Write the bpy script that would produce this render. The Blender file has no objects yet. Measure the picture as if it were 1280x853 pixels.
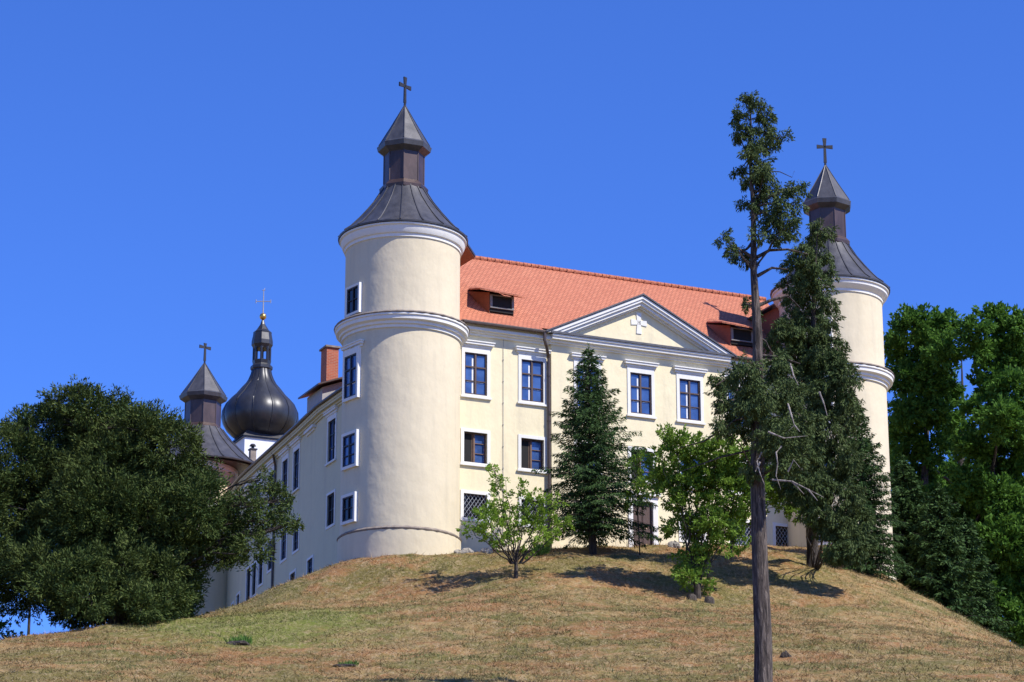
import bpy, math, random
import numpy as np
from mathutils import Vector, Matrix
R_ = math.radians
random.seed(7); rng = np.random.default_rng(11)
sc = bpy.context.scene
col = sc.collection

# ------------------------------------------------------------------ camera
TH = R_(16.95)
cam_d = bpy.data.cameras.new('camera'); cam = bpy.data.objects.new('camera', cam_d); col.objects.link(cam)
cam.location = (0, 0, 0); cam.rotation_euler = (R_(90) + TH, 0, 0)
cam_d.sensor_width = 36; cam_d.lens = 3307 / 1280 * 36
cam_d.clip_start = 0.5; cam_d.clip_end = 20000
sc.camera = cam

# ------------------------------------------------------------------ light
SUN_AZ, SUN_EL = R_(60), R_(48)          # azimuth from -Y towards +X
w = bpy.data.worlds.new('World'); sc.world = w; w.use_nodes = True
nt = w.node_tree; bg = nt.nodes['Background']
sky = nt.nodes.new('ShaderNodeTexSky'); sky.sky_type = 'NISHITA'; sky.sun_disc = False
sky.sun_elevation = SUN_EL; sky.sun_rotation = R_(180) - SUN_AZ
sky.altitude = 900; sky.air_density = 1.0; sky.dust_density = 0.0; sky.ozone_density = 3.0
hs = nt.nodes.new('ShaderNodeHueSaturation'); hs.inputs['Saturation'].default_value = 1.0
hs.inputs['Hue'].default_value = 0.5
nt.links.new(sky.outputs[0], hs.inputs['Color']); tn = nt.nodes.new('ShaderNodeMix'); tn.data_type = 'RGBA'; tn.blend_type = 'MULTIPLY'; tn.inputs[0].default_value = 1
tn.inputs[7].default_value = (.43, .745, 1.55, 1)
nt.links.new(hs.outputs[0], tn.inputs[6]); nt.links.new(tn.outputs[2], bg.inputs['Color'])
bg.inputs['Strength'].default_value = 0.104
sd = bpy.data.lights.new('sun', 'SUN'); sd.energy = 4.6; sd.angle = R_(0.53); sd.color = (1.0, 0.95, 0.86)
sun = bpy.data.objects.new('sun', sd); col.objects.link(sun)
sdir = Vector((math.sin(SUN_AZ) * math.cos(SUN_EL), -math.cos(SUN_AZ) * math.cos(SUN_EL), math.sin(SUN_EL)))
sun.rotation_euler = sdir.to_track_quat('Z', 'Y').to_euler(); sun.location = (40, -20, 60)
sc.view_settings.view_transform = 'Standard'; sc.view_settings.look = 'None'
sc.view_settings.exposure = 0.43; sc.view_settings.gamma = 1
sc.render.resolution_x = 1024; sc.render.resolution_y = 682

# ------------------------------------------------------------------ survey helpers
F_ = 3307.0
def at(px, py, Y):
    """point at distance Y seen in the survey photograph at px, py"""
    a = (px - 640) / F_; b = (426.5 - py) / F_
    r = np.array([a, math.cos(TH) - b * math.sin(TH), math.sin(TH) + b * math.cos(TH)])
    return r * (Y / r[1])
def pxm(py, Y):      # pixels per metre there
    z = at(640, py, Y)[2]
    return F_ / (Y * math.cos(TH) + z * math.sin(TH))

# ------------------------------------------------------------------ tags
def tag(o, label=None, cat=None, group=None, kind=None):
    if label: o['label'] = label
    if cat: o['category'] = cat
    if group: o['group'] = group
    if kind: o['kind'] = kind
    return o
def empty(name, loc, rz=0, label=None, cat=None, group=None):
    o = bpy.data.objects.new(name, None); col.objects.link(o)
    o.location = loc; o.rotation_euler = (0, 0, rz); o.empty_display_size = .5
    return tag(o, label, cat, group)

# ------------------------------------------------------------------ materials
def mat(name):
    m = bpy.data.materials.new(name); m.use_nodes = True
    return m, m.node_tree, m.node_tree.nodes['Principled BSDF']
def noise(t, scale, detail=4, rough=.55, vec=None, dist=0):
    n = t.nodes.new('ShaderNodeTexNoise'); n.inputs['Scale'].default_value = scale
    n.inputs['Detail'].default_value = detail; n.inputs['Roughness'].default_value = rough
    n.inputs['Distortion'].default_value = dist
    if vec is not None: t.links.new(vec, n.inputs['Vector'])
    return n.outputs['Fac']
def ramp(t, fac, stops):
    r = t.nodes.new('ShaderNodeValToRGB'); t.links.new(fac, r.inputs[0])
    e = r.color_ramp.elements
    while len(e) < len(stops): e.new(.5)
    for i, (p, c) in enumerate(stops):
        e[i].position = p; e[i].color = (*c, 1) if len(c) == 3 else c
    return r.outputs[0]
def mix(t, fac, a, b, mode='MIX'):
    m = t.nodes.new('ShaderNodeMix'); m.data_type = 'RGBA'; m.blend_type = mode
    for s, v in ((m.inputs[0], fac), (m.inputs[6], a), (m.inputs[7], b)):
        if hasattr(v, 'links'): t.links.new(v, s)
        elif isinstance(v, (int, float)): s.default_value = v
        else: s.default_value = (*v, 1)
    return m.outputs[2]
def ocoord(t): return t.nodes.new('ShaderNodeTexCoord').outputs['Object']
def mapping(t, vec, scale=(1, 1, 1), rot=(0, 0, 0), loc=(0, 0, 0)):
    m = t.nodes.new('ShaderNodeMapping'); t.links.new(vec, m.inputs[0])
    m.inputs['Scale'].default_value = scale; m.inputs['Rotation'].default_value = rot
    m.inputs['Location'].default_value = loc
    return m.outputs[0]
def bump(t, p, h, strength, dist=.02, prev=None):
    b = t.nodes.new('ShaderNodeBump'); b.inputs['Strength'].default_value = strength
    b.inputs['Distance'].default_value = dist; t.links.new(h, b.inputs['Height'])
    if prev is not None: t.links.new(prev, b.inputs['Normal'])
    t.links.new(b.outputs[0], p.inputs['Normal']); return b.outputs[0]

def plaster(name, base, var, stain=(.45, .40, .30), undul=.35):
    m, t, p = mat(name); v = ocoord(t)
    n1 = noise(t, .7, 5, .6, v); n2 = noise(t, 9, 4, .6, v)
    streak = noise(t, 1, 4, .6, mapping(t, v, (2.2, 2.2, .22)))
    c = mix(t, ramp(t, n1, [(.3, (0, 0, 0)), (.75, (1, 1, 1))]), base, var)
    c = mix(t, ramp(t, streak, [(.52, (0, 0, 0)), (.80, (.42, .42, .42))]), c, stain)
    c = mix(t, ramp(t, n2, [(.35, (.09, .09, .09)), (.6, (0, 0, 0))]), c, stain)
    t.links.new(c, p.inputs['Base Color']); p.inputs['Roughness'].default_value = .9
    b1 = bump(t, p, noise(t, 1.3, 3, .5, mapping(t, v, (1, 1, .8))), undul, .12)
    bump(t, p, noise(t, 22, 4, .6, v), .25, .01, b1)
    return m
M = {}
M['cream'] = plaster('cream_plaster', (.83, .735, .49), (.80, .70, .455))
M['tower_cream'] = plaster('pale_cream_plaster', (.69, .60, .425), (.645, .56, .39), undul=.4)
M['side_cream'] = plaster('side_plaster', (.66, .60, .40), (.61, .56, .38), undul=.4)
M['white'] = plaster('white_trim', (.79, .78, .74), (.74, .73, .69), (.55, .54, .5), .15)
M['church_white'] = plaster('white_church_plaster', (.82, .82, .82), (.78, .78, .78), (.6, .6, .57), .2)

def simple(name, c1, c2, rough=.6, metal=0, scale=6, stretch=(1, 1, 1), bmp=.2, spec=.5):
    m, t, p = mat(name); v = mapping(t, ocoord(t), stretch)
    c = mix(t, ramp(t, noise(t, scale, 5, .6, v), [(.3, (0, 0, 0)), (.7, (1, 1, 1))]), c1, c2)
    t.links.new(c, p.inputs['Base Color']); p.inputs['Roughness'].default_value = rough
    p.inputs['Metallic'].default_value = metal; p.inputs['Specular IOR Level'].default_value = spec
    if bmp: bump(t, p, noise(t, scale * 2, 4, .6, v), bmp, .02)
    return m
M['sheet'] = simple('dark_sheet_metal', (.05, .05, .056), (.10, .098, .105), .45, .3, 3, (1, 1, .35), .25)
M['copper'] = simple('brown_weathered_copper', (.055, .036, .033), (.105, .068, .06), .4, .35, 3, (1, 1, .4), .2)
M['dome'] = simple('black_dome_metal', (.03, .031, .036), (.055, .057, .064), .4, .4, 2, (1, 1, .3), .2)
M['iron'] = simple('black_iron', (.02, .02, .024), (.04, .04, .045), .5, .4, 8)
M['gold'] = simple('gilded_metal', (.75, .45, .12), (.65, .38, .1), .3, .9, 8, bmp=0)
M['sash'] = simple('brown_painted_wood', (.055, .028, .02), (.085, .045, .03), .5, 0, 12, (1, 1, .2))
M['dark_sash'] = simple('dark_blue_black_wood', (.016, .017, .024), (.03, .03, .04), .5, 0, 12)
M['door'] = simple('brown_door_planks', (.055, .028, .020), (.09, .048, .034), .55, 0, 10, (3, 3, .3))
M['pipe'] = simple('brown_pipe_metal', (.075, .052, .043), (.10, .075, .062), .4, .3, 5)
M['soffit'] = simple('red_brown_boards', (.30, .095, .045), (.20, .06, .03), .65, 0, 4, (5, 1, 5), .4)
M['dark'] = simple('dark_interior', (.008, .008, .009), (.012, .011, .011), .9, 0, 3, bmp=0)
M['lip'] = simple('weathered_tile_capping', (.16, .13, .115), (.30, .25, .20), .85, 0, 5, bmp=.6)
M['frame_grey'] = simple('grey_weathered_wood', (.30, .29, .29), (.38, .37, .36), .8, 0, 6)
M['dgrey'] = simple('dark_grey_wood', (.15, .15, .155), (.22, .22, .22), .8, 0, 6)
M['grille'] = simple('pale_grille_metal', (.36, .38, .42), (.46, .48, .5), .5, .2, 8, bmp=0)
M['stone'] = simple('grey_stone', (.22, .20, .17), (.36, .33, .28), .9, 0, 5, bmp=.8)
M['innerwhite'] = simple('white_inner_sash', (.75, .76, .78), (.7, .71, .73), .5, 0, 8, bmp=0)
M['sticker'] = simple('pale_orange_plaque', (.75, .48, .30), (.8, .6, .42), .5, 0, 20, bmp=0)

m, t, p = mat('window_glass'); M['glass'] = m
v = ocoord(t)
c = mix(t, ramp(t, noise(t, 1.6, 2, .5, v), [(.35, (0, 0, 0)), (.65, (1, 1, 1))]), (.035, .07, .19), (.06, .12, .30))  # blue sky reflection put into the panes' base colour
t.links.new(c, p.inputs['Base Color']); p.inputs['Roughness'].default_value = .06
p.inputs['IOR'].default_value = 1.9; bump(t, p, noise(t, 2.5, 2, .5, v), .12, .02)
m, t, p = mat('dark_window_glass'); M['dglass'] = m
p.inputs['Base Color'].default_value = (.012, .012, .016, 1); p.inputs['Roughness'].default_value = .15

def tiles(name, ca, cb, cc):
    m, t, p = mat(name); v = ocoord(t)
    geo = mapping(t, v, (1, 1, 1), (0, 0, 0))
    sep = t.nodes.new('ShaderNodeSeparateXYZ'); t.links.new(v, sep.inputs[0])
    comb = t.nodes.new('ShaderNodeCombineXYZ'); t.links.new(sep.outputs[0], comb.inputs[0])
    mul = t.nodes.new('ShaderNodeMath'); mul.operation = 'MULTIPLY'; mul.inputs[1].default_value = 1.5
    t.links.new(sep.outputs[2], mul.inputs[0]); t.links.new(mul.outputs[0], comb.inputs[1])
    br = t.nodes.new('ShaderNodeTexBrick'); t.links.new(comb.outputs[0], br.inputs['Vector'])
    br.inputs['Scale'].default_value = 1; br.inputs['Brick Width'].default_value = .20
    br.inputs['Row Height'].default_value = .185; br.inputs['Mortar Size'].default_value = .018
    br.inputs['Mortar Smooth'].default_value = .5; br.inputs['Bias'].default_value = -.1
    br.inputs['Color1'].default_value = (*ca, 1); br.inputs['Color2'].default_value = (*cb, 1)
    br.inputs['Mortar'].default_value = (*cc, 1)
    c = mix(t, ramp(t, noise(t, .9, 5, .6, v), [(.35, (0, 0, 0)), (.75, (.5, .5, .5))]), br.outputs['Color'], (.42, .13, .07))
    t.links.new(c, p.inputs['Base Color']); p.inputs['Roughness'].default_value = .85
    # course profile: every row a little step
    fr = t.nodes.new('ShaderNodeMath'); fr.operation = 'MODULO'; fr.inputs[1].default_value = .185
    t.links.new(mul.outputs[0], fr.inputs[0])
    b0 = bump(t, p, fr.outputs[0], -.7, .4)
    inv = t.nodes.new('ShaderNodeMath'); inv.operation = 'SUBTRACT'; inv.inputs[0].default_value = 1
    t.links.new(br.outputs['Fac'], inv.inputs[1]); bump(t, p, inv.outputs[0], .6, .03, b0)
    return m
M['tile'] = tiles('red_clay_tiles', (.545, .195, .105), (.45, .145, .075), (.20, .07, .04))

m, t, p = mat('chimney_brick'); M['brick'] = m
v = ocoord(t); sep = t.nodes.new('ShaderNodeSeparateXYZ'); t.links.new(v, sep.inputs[0])
ad = t.nodes.new('ShaderNodeMath'); t.links.new(sep.outputs[0], ad.inputs[0]); t.links.new(sep.outputs[1], ad.inputs[1])
cb = t.nodes.new('ShaderNodeCombineXYZ'); t.links.new(ad.outputs[0], cb.inputs[0]); t.links.new(sep.outputs[2], cb.inputs[1])
br = t.nodes.new('ShaderNodeTexBrick'); t.links.new(cb.outputs[0], br.inputs['Vector'])
br.inputs['Scale'].default_value = 1; br.inputs['Brick Width'].default_value = .25; br.inputs['Row Height'].default_value = .08
br.inputs['Mortar Size'].default_value = .01
br.inputs['Color1'].default_value = (.44, .11, .05, 1); br.inputs['Color2'].default_value = (.34, .08, .04, 1); br.inputs['Mortar'].default_value = (.40, .22, .15, 1)
t.links.new(br.outputs[0], p.inputs['Base Color']); p.inputs['Roughness'].default_value = .9

def leafmat(name, c1, c2, c3, transl=.25, rough=.7, nscale=.35):
    m, t, p = mat(name)
    g = t.nodes.new('ShaderNodeNewGeometry')
    v = ocoord(t)
    c = ramp(t, g.outputs['Random Per Island'], [(.0, c1), (.55, c2), (1.0, c3)])
    n = ramp(t, noise(t, nscale, 3, .5, v), [(.35, (0, 0, 0)), (.7, (.55, .55, .55))])
    c = mix(t, n, c, tuple(x * 1.0 for x in c3))
    t.links.new(c, p.inputs['Base Color']); p.inputs['Roughness'].default_value = rough
    p.inputs['Specular IOR Level'].default_value = .12
    tr = t.nodes.new('ShaderNodeBsdfTranslucent'); t.links.new(c, tr.inputs['Color'])
    mx = t.nodes.new('ShaderNodeMixShader'); mx.inputs[0].default_value = transl
    out = t.nodes['Material Output']
    t.links.new(p.outputs[0], mx.inputs[1]); t.links.new(tr.outputs[0], mx.inputs[2]); t.links.new(mx.outputs[0], out.inputs[0])
    return m
M['yew'] = leafmat('yew_foliage', (.022, .046, .013), (.045, .078, .018), (.10, .125, .032), .1)
M['spruce'] = leafmat('spruce_needles', (.024, .056, .018), (.042, .088, .026), (.075, .13, .036), .1)
M['thuja'] = leafmat('thuja_foliage', (.034, .062, .02), (.06, .098, .03), (.11, .145, .05), .12)
M['young'] = leafmat('young_leaves', (.13, .23, .025), (.19, .32, .035), (.27, .40, .055), .4)
M['robinia'] = leafmat('feather_leaves', (.09, .17, .02), (.14, .24, .03), (.21, .33, .05), .35)
M['broad'] = leafmat('broad_leaves', (.038, .10, .015), (.07, .16, .024), (.12, .24, .036), .35)
M['shrub'] = leafmat('shrub_leaves', (.07, .14, .03), (.10, .2, .04), (.14, .26, .06), .3)

def barkmat(name, a, b):
    m, t, p = mat(name); v = mapping(t, ocoord(t), (5, 5, .7))
    h = noise(t, 3.2, 6, .65, v, .6)
    c = ramp(t, h, [(.38, tuple(x * .35 for x in a)), (.5, a), (.66, b)])
    t.links.new(c, p.inputs['Base Color']); p.inputs['Roughness'].default_value = .95
    bump(t, p, h, 1.0, .09); return m
M['bark'] = barkmat('furrowed_bark', (.075, .057, .048), (.19, .155, .13))
M['dbark'] = barkmat('dark_bark', (.05, .038, .03), (.11, .09, .072))
M['deadwood'] = barkmat('bleached_wood', (.36, .31, .27), (.5, .45, .4))

# hill ground
def grass_colour(t, v):
    big = noise(t, .16, 4, .6, v, .4); mid = noise(t, .95, 6, .72, v, .5); fine = noise(t, 5, 6, .75, v)
    st = noise(t, 9, 5, .7, mapping(t, v, (1, .35, 1), (0, 0, .5)), .8)
    st2 = noise(t, 16, 4, .7, mapping(t, v, (.4, 1.2, 1), (0, 0, -.3)), .8)
    c = ramp(t, mid, [(.34, (.17, .135, .06)), (.44, (.30, .225, .11)), (.52, (.43, .33, .17)), (.58, (.36, .21, .10)), (.68, (.27, .14, .065))])
    c = mix(t, ramp(t, big, [(.50, (0, 0, 0)), (.58, (.85, .85, .85))]), c, (.34, .18, .085))
    gm = noise(t, .33, 5, .7, mapping(t, v, (1, 1, 1), loc=(13, 4, 0)), .5)
    c = mix(t, ramp(t, gm, [(.46, (0, 0, 0)), (.57, (.8, .8, .8))]), c, (.16, .18, .055))
    gm2 = noise(t, 1.1, 5, .7, mapping(t, v, (1, 1, 1), loc=(31, 7, 0)), .6)
    c = mix(t, ramp(t, gm2, [(.53, (0, 0, 0)), (.62, (.7, .7, .7))]), c, (.13, .14, .045))
    # greener turf low on the left of the hill
    sp = t.nodes.new('ShaderNodeVectorMath'); sp.operation = 'DISTANCE'
    t.links.new(mapping(t, v, (1, .55, 0)), sp.inputs[0]); sp.inputs[1].default_value = (-8.5, 47.5, 0)
    a = t.nodes.new('ShaderNodeMath'); a.operation = 'MULTIPLY_ADD'; a.inputs[1].default_value = -.11; a.inputs[2].default_value = .62
    t.links.new(sp.outputs['Value'], a.inputs[0])
    b = t.nodes.new('ShaderNodeMath'); b.operation = 'ADD'; t.links.new(a.outputs[0], b.inputs[0]); t.links.new(noise(t, .7, 5, .7, v, .4), b.inputs[1])
    c = mix(t, ramp(t, b.outputs[0], [(.50, (0, 0, 0)), (.80, (.9, .9, .9))]), c, (.17, .24, .05))
    c = mix(t, 1.0, c, (.80, .71, .565), 'MULTIPLY')
    return c, fine, st, st2
m, t, p = mat('dry_hill_grass'); M['ground'] = m
v = ocoord(t); c, fine, st, st2 = grass_colour(t, v)
c = mix(t, ramp(t, fine, [(.3, (.5, .5, .5)), (.55, (0, 0, 0))]), c, (.12, .085, .05))
st3 = noise(t, 2.6, 6, .75, mapping(t, v, (1.6, .5, 1), (0, 0, .35)), 1.2)
c = mix(t, ramp(t, st3, [(.50, (0, 0, 0)), (.66, (.55, .55, .55))]), c, (.43, .32, .19))
c = mix(t, ramp(t, st3, [(.30, (.6, .6, .6)), (.44, (0, 0, 0))]), c, (.17, .12, .06))
c = mix(t, ramp(t, st, [(.52, (0, 0, 0)), (.72, (.7, .7, .7))]), c, (.47, .36, .22))
c = mix(t, ramp(t, st2, [(.56, (0, 0, 0)), (.72, (.55, .55, .55))]), c, (.15, .12, .06))
t.links.new(c, p.inputs['Base Color']); p.inputs['Roughness'].default_value = 1; p.inputs['Specular IOR Level'].default_value = .1
b0 = bump(t, p, noise(t, 2.2, 5, .7, v), .8, .15); bump(t, p, fine, .9, .07, b0)
m, t, p = mat('grass_blades'); M['blades'] = m
v = ocoord(t); c, fine, st, st2 = grass_colour(t, v)
g = t.nodes.new('ShaderNodeNewGeometry')
c = mix(t, .40, c, ramp(t, g.outputs['Random Per Island'], [(0, (.07, .055, .025)), (.3, (.20, .15, .07)), (.6, (.42, .33, .18)), (.8, (.66, .54, .33)), (.9, (.30, .15, .07)), (1, (.12, .15, .04))]))
t.links.new(c, p.inputs['Base Color']); p.inputs['Roughness'].default_value = .9; p.inputs['Specular IOR Level'].default_value = .15

M['turf'] = leafmat('green_turf', (.08, .11, .03), (.13, .17, .05), (.24, .24, .10), .2)
# ------------------------------------------------------------------ mesh builder
class MB:
    def __init__(s): s.v = []; s.f = []
    def quad(s, *pts):
        n = len(s.v); s.v += [tuple(map(float, q)) for q in pts]; s.f.append(tuple(range(n, n + len(pts)))); return s
    def prism(s, poly, d):          # poly list of 3d pts, extruded by vector d
        n = len(s.v); k = len(poly); d = np.array(d, float)
        s.v += [tuple(map(float, q)) for q in poly] + [tuple(map(float, np.array(q) + d)) for q in poly]
        s.f.append(tuple(range(n, n + k))); s.f.append(tuple(range(n + 2 * k - 1, n + k - 1, -1)))
        for i in range(k): j = (i + 1) % k; s.f.append((n + j, n + i, n + k + i, n + k + j))
        return s
    def box(s, x0, x1, y0, y1, z0, z1):
        return s.prism([(x0, y0, z0), (x1, y0, z0), (x1, y1, z0), (x0, y1, z0)], (0, 0, z1 - z0))
    def fbox(s, fr, a0, a1, d0, d1, z0, z1):    # box in a wall frame: a along, d outward
        P, A, N = fr
        q = lambda a, d: (P[0] + A[0] * a + N[0] * d, P[1] + A[1] * a + N[1] * d, z0)
        return s.prism([q(a0, d0), q(a1, d0), q(a1, d1), q(a0, d1)], (0, 0, z1 - z0))
    def lathe(s, cx, cy, prof, n=64, a0=0, cap=True, wob=None):
        b = len(s.v)
        for r, z in prof:
            for i in range(n):
                a = a0 + 2 * math.pi * i / n
                rr = r * (1 if wob is None else wob(a, z))
                s.v.append((cx + rr * math.cos(a), cy + rr * math.sin(a), z))
        for k in range(len(prof) - 1):
            for i in range(n):
                j = (i + 1) % n
                s.f.append((b + k * n + i, b + k * n + j, b + (k + 1) * n + j, b + (k + 1) * n + i))
        if cap:
            s.f.append(tuple(b + i for i in range(n))[::-1]); k = len(prof) - 1
            s.f.append(tuple(b + k * n + i for i in range(n)))
        return s
    def tube(s, pts, rad, n=6, cap=True):
        pts = [np.array(q, float) for q in pts]; b = len(s.v); K = len(pts)
        if not hasattr(rad, '__len__'): rad = [rad] * K
        for k in range(K):
            d = pts[min(k + 1, K - 1)] - pts[max(k - 1, 0)]; d = d / (np.linalg.norm(d) + 1e-9)
            u = np.cross(d, (0.3, .2, .93) if abs(d[2]) < .9 else (1, .1, 0)); u /= np.linalg.norm(u); w_ = np.cross(d, u)
            for i in range(n):
                a = 2 * math.pi * i / n
                s.v.append(tuple(pts[k] + rad[k] * (math.cos(a) * u + math.sin(a) * w_)))
        for k in range(K - 1):
            for i in range(n):
                j = (i + 1) % n; s.f.append((b + k * n + i, b + k * n + j, b + (k + 1) * n + j, b + (k + 1) * n + i))
        if cap: s.f.append(tuple(b + i for i in range(n))[::-1]); s.f.append(tuple(b + (K - 1) * n + i for i in range(n)))
        return s
    def build(s, name, m, parent=None, org=(0, 0, 0), smooth=None, fix=True):
        me = bpy.data.meshes.new(name)
        me.from_pydata([(x - org[0], y - org[1], z - org[2]) for x, y, z in s.v], [], s.f)
        if fix:
            import bmesh
            bm = bmesh.new(); bm.from_mesh(me); bmesh.ops.recalc_face_normals(bm, faces=bm.faces); bm.to_mesh(me); bm.free()
        me.materials.append(m)
        if smooth:
            me.polygons.foreach_set('use_smooth', [True] * len(me.polygons)); me.set_sharp_from_angle(angle=R_(smooth))
        me.update()
        o = bpy.data.objects.new(name, me); col.objects.link(o)
        if parent is not None: o.parent = parent
        return o

# ------------------------------------------------------------------ terrain
CP = [ # px, py, Y of surveyed ground points
 (640,853,66),(320,853,66),(0,853,63),(960,853,66),(1280,853,66),
 (0,806,78),(100,789,88),(180,783,93),(240,773,97),(300,757,101),(350,733,103),(418,706,103.6),(460,701,103),
 (500,696,103.2),(545,693,104.8),(645,722,98.5),(875,752,97),(741,691,104),(592,732,98.6),(520,742,98.4),(450,749,98.6),(300,806,80),(430,836,72),(982,822,74),
 (1120,729,109),(1200,771,103),(1280,816,98),(1080,703,110),(1015,694,107.5),(560,760,88),(760,780,84),(1100,790,84)]
LP = [(1.1, -.1, 23.42), (5.1, -.1, 23.93), (9.0, -.1, 24.33), (13, -.1, 24.6), (16, -.1, 24.75), (8, 8, 24.6), (18, 4, 24.2), (3, 12, 24.2), (12, 30, 24)]
PHI = R_(24.13); OX, OY = -3.115, 106.6
U = np.array([math.cos(PHI), math.sin(PHI)]); N = np.array([-math.sin(PHI), math.cos(PHI)])
def L2W(s, n): q = np.array([OX, OY]) + s * U + n * N; return q[0], q[1]
cpts = [tuple(at(*c)) for c in CP] + [(*L2W(s, n), z) for s, n, z in LP]
cpts += [(0, 0, -1.6), (20, 0, -1.6), (-20, 0, -1.6), (0, 20, -1.0), (0, 40, 3.5), (-15, 45, 5), (15, 45, 5),
         (-40, 60, 4), (40, 60, 5), (-38, 90, 9), (-30, 110, 11), (-22, 115, 15.5), (-17, 125, 18.5), (-13.5, 112, 19.5), (-30, 140, 14), (-16, 150, 18), (35, 85, 10), (32, 105, 10.5),
         (28, 118, 12), (25, 135, 15), (45, 120, 6), (0, 170, 16), (40, 160, 8), (-50, 120, 4), (-60, 60, 0), (60, 60, 0), (60, 110, 0)]
C = np.array(cpts)
def _phi(r2): return .5 * r2 * np.log(r2 + 1e-9)
_d2 = ((C[:, None, :2] - C[None, :, :2]) ** 2).sum(-1)
_n = len(C); _A = np.zeros((_n + 3, _n + 3)); _A[:_n, :_n] = _phi(_d2) + np.eye(_n) * .6
_A[:_n, _n] = 1; _A[:_n, _n + 1:] = C[:, :2]; _A[_n, :_n] = 1; _A[_n + 1:, :_n] = C[:, :2].T
_w = np.linalg.solve(_A, np.r_[C[:, 2], 0, 0, 0])
def ground_z(X, Y):
    X = np.atleast_1d(np.asarray(X, float)); Y = np.atleast_1d(np.asarray(Y, float))
    Xc = np.clip(X, -60, 60); Yc = np.clip(Y, -10, 170)
    r2 = (Xc[:, None] - C[None, :, 0]) ** 2 + (Yc[:, None] - C[None, :, 1]) ** 2
    z = _phi(r2) @ _w[:_n] + _w[_n] + Xc * _w[_n + 1] + Yc * _w[_n + 2]
    dd = np.hypot(X - Xc, Y - Yc); k = np.exp(-dd / 60)
    z = z * k + (-6) * (1 - k)
    near = np.exp(-((X) / 45) ** 2)
    z += near * (.06 * np.sin(X * 1.3 + .7 * np.sin(Y * .9)) * np.sin(Y * 1.1 + X * .4) + .03 * np.sin(X * 3.1 + Y * 1.7) * np.sin(Y * 2.9 - X))
    for i_, (kx, ky, ph) in enumerate(((2.1, 1.3, .4), (-1.6, 2.6, 2.0), (3.7, -2.2, 1.1), (4.9, 4.1, 5.), (-6.3, 3.8, 3.))):
        z += near * (.032 / (1 + .35 * i_)) * np.sin(kx * X + ky * Y + ph + 1.3 * np.sin(.6 * X - .8 * Y + i_))
    return z
def gz(x, y): return float(ground_z(x, y)[0])
def axis(fine0, fine1, step, far):
    a = list(np.arange(fine0, fine1 + 1e-6, step)); s = step; lo = fine0; hi = fine1
    L_, H = [], []
    while hi < far: s *= 1.35; hi += s; H.append(hi); lo -= s; L_.append(lo)
    return np.array(L_[::-1] + a + H)
gx = axis(-32, 32, .4, 4000); gy = axis(58, 118, .4, 5000)
GX, GY = np.meshgrid(gx, gy, indexing='ij'); GZ = ground_z(GX.ravel(), GY.ravel())
def fastmesh(name, verts, faces_k, k, m, parent=None, smooth=False):
    me = bpy.data.meshes.new(name); nv = len(verts); nf = len(faces_k)
    me.vertices.add(nv); me.vertices.foreach_set('co', np.ascontiguousarray(verts, np.float32).ravel())
    me.loops.add(nf * k); me.loops.foreach_set('vertex_index', np.ascontiguousarray(faces_k, np.int32).ravel())
    me.polygons.add(nf); me.polygons.foreach_set('loop_start', np.arange(0, nf * k, k, dtype=np.int32))
    try: me.polygons.foreach_set('loop_total', np.full(nf, k, np.int32))
    except Exception: pass
    me.polygons.foreach_set('use_smooth', np.full(nf, smooth, bool))
    me.materials.append(m); me.update(calc_edges=True); me.validate()
    o = bpy.data.objects.new(name, me); col.objects.link(o)
    if parent is not None: o.parent = parent
    return o
nx, ny = len(gx), len(gy); I, J = np.meshgrid(np.arange(nx - 1), np.arange(ny - 1), indexing='ij'); I = I.ravel(); J = J.ravel()
fq = np.stack([I * ny + J, (I + 1) * ny + J, (I + 1) * ny + J + 1, I * ny + J + 1], -1)
hill = fastmesh('hill', np.stack([GX.ravel(), GY.ravel(), GZ], -1), fq, 4, M['ground'], smooth=True)
tag(hill, kind='structure')

# ------------------------------------------------------------------ castle
Z0 = 22.0
castle = empty('castle', (OX, OY, Z0), PHI, 'cream walled castle with round corner towers, red tiled roof and white pediment on the hill', 'castle')
ORG = (0, 0, Z0)
def B(mb, name, m, parent=castle, smooth=None): return mb.build(name, m, parent, ORG, smooth)

def wall_holes(mb, fr, length, z0, z1, holes, depth=.28):
    """wall sheet in frame fr with rectangular openings and their reveals"""
    P, A, Nn = fr
    q = lambda a, d, z: (P[0] + A[0] * a + Nn[0] * d, P[1] + A[1] * a + Nn[1] * d, z)
    xs = sorted({0, length} | {h[0] for h in holes} | {h[1] for h in holes}); zs = sorted({z0, z1} | {h[2] for h in holes} | {h[3] for h in holes})
    for i in range(len(xs) - 1):
        for j in range(len(zs) - 1):
            cx = (xs[i] + xs[i + 1]) / 2; cz = (zs[j] + zs[j + 1]) / 2
            if any(h[0] < cx < h[1] and h[2] < cz < h[3] for h in holes): continue
            mb.quad(q(xs[i], 0, zs[j]), q(xs[i + 1], 0, zs[j]), q(xs[i + 1], 0, zs[j + 1]), q(xs[i], 0, zs[j + 1]))
    for a0, a1, b0, b1 in holes:
        mb.quad(q(a0, 0, b0), q(a0, -depth, b0), q(a0, -depth, b1), q(a0, 0, b1))
        mb.quad(q(a1, 0, b0), q(a1, 0, b1), q(a1, -depth, b1), q(a1, -depth, b0))
        mb.quad(q(a0, 0, b1), q(a0, -depth, b1), q(a1, -depth, b1), q(a1, 0, b1))
        mb.quad(q(a0, 0, b0), q(a1, 0, b0), q(a1, -depth, b0), q(a0, -depth, b0))

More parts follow.
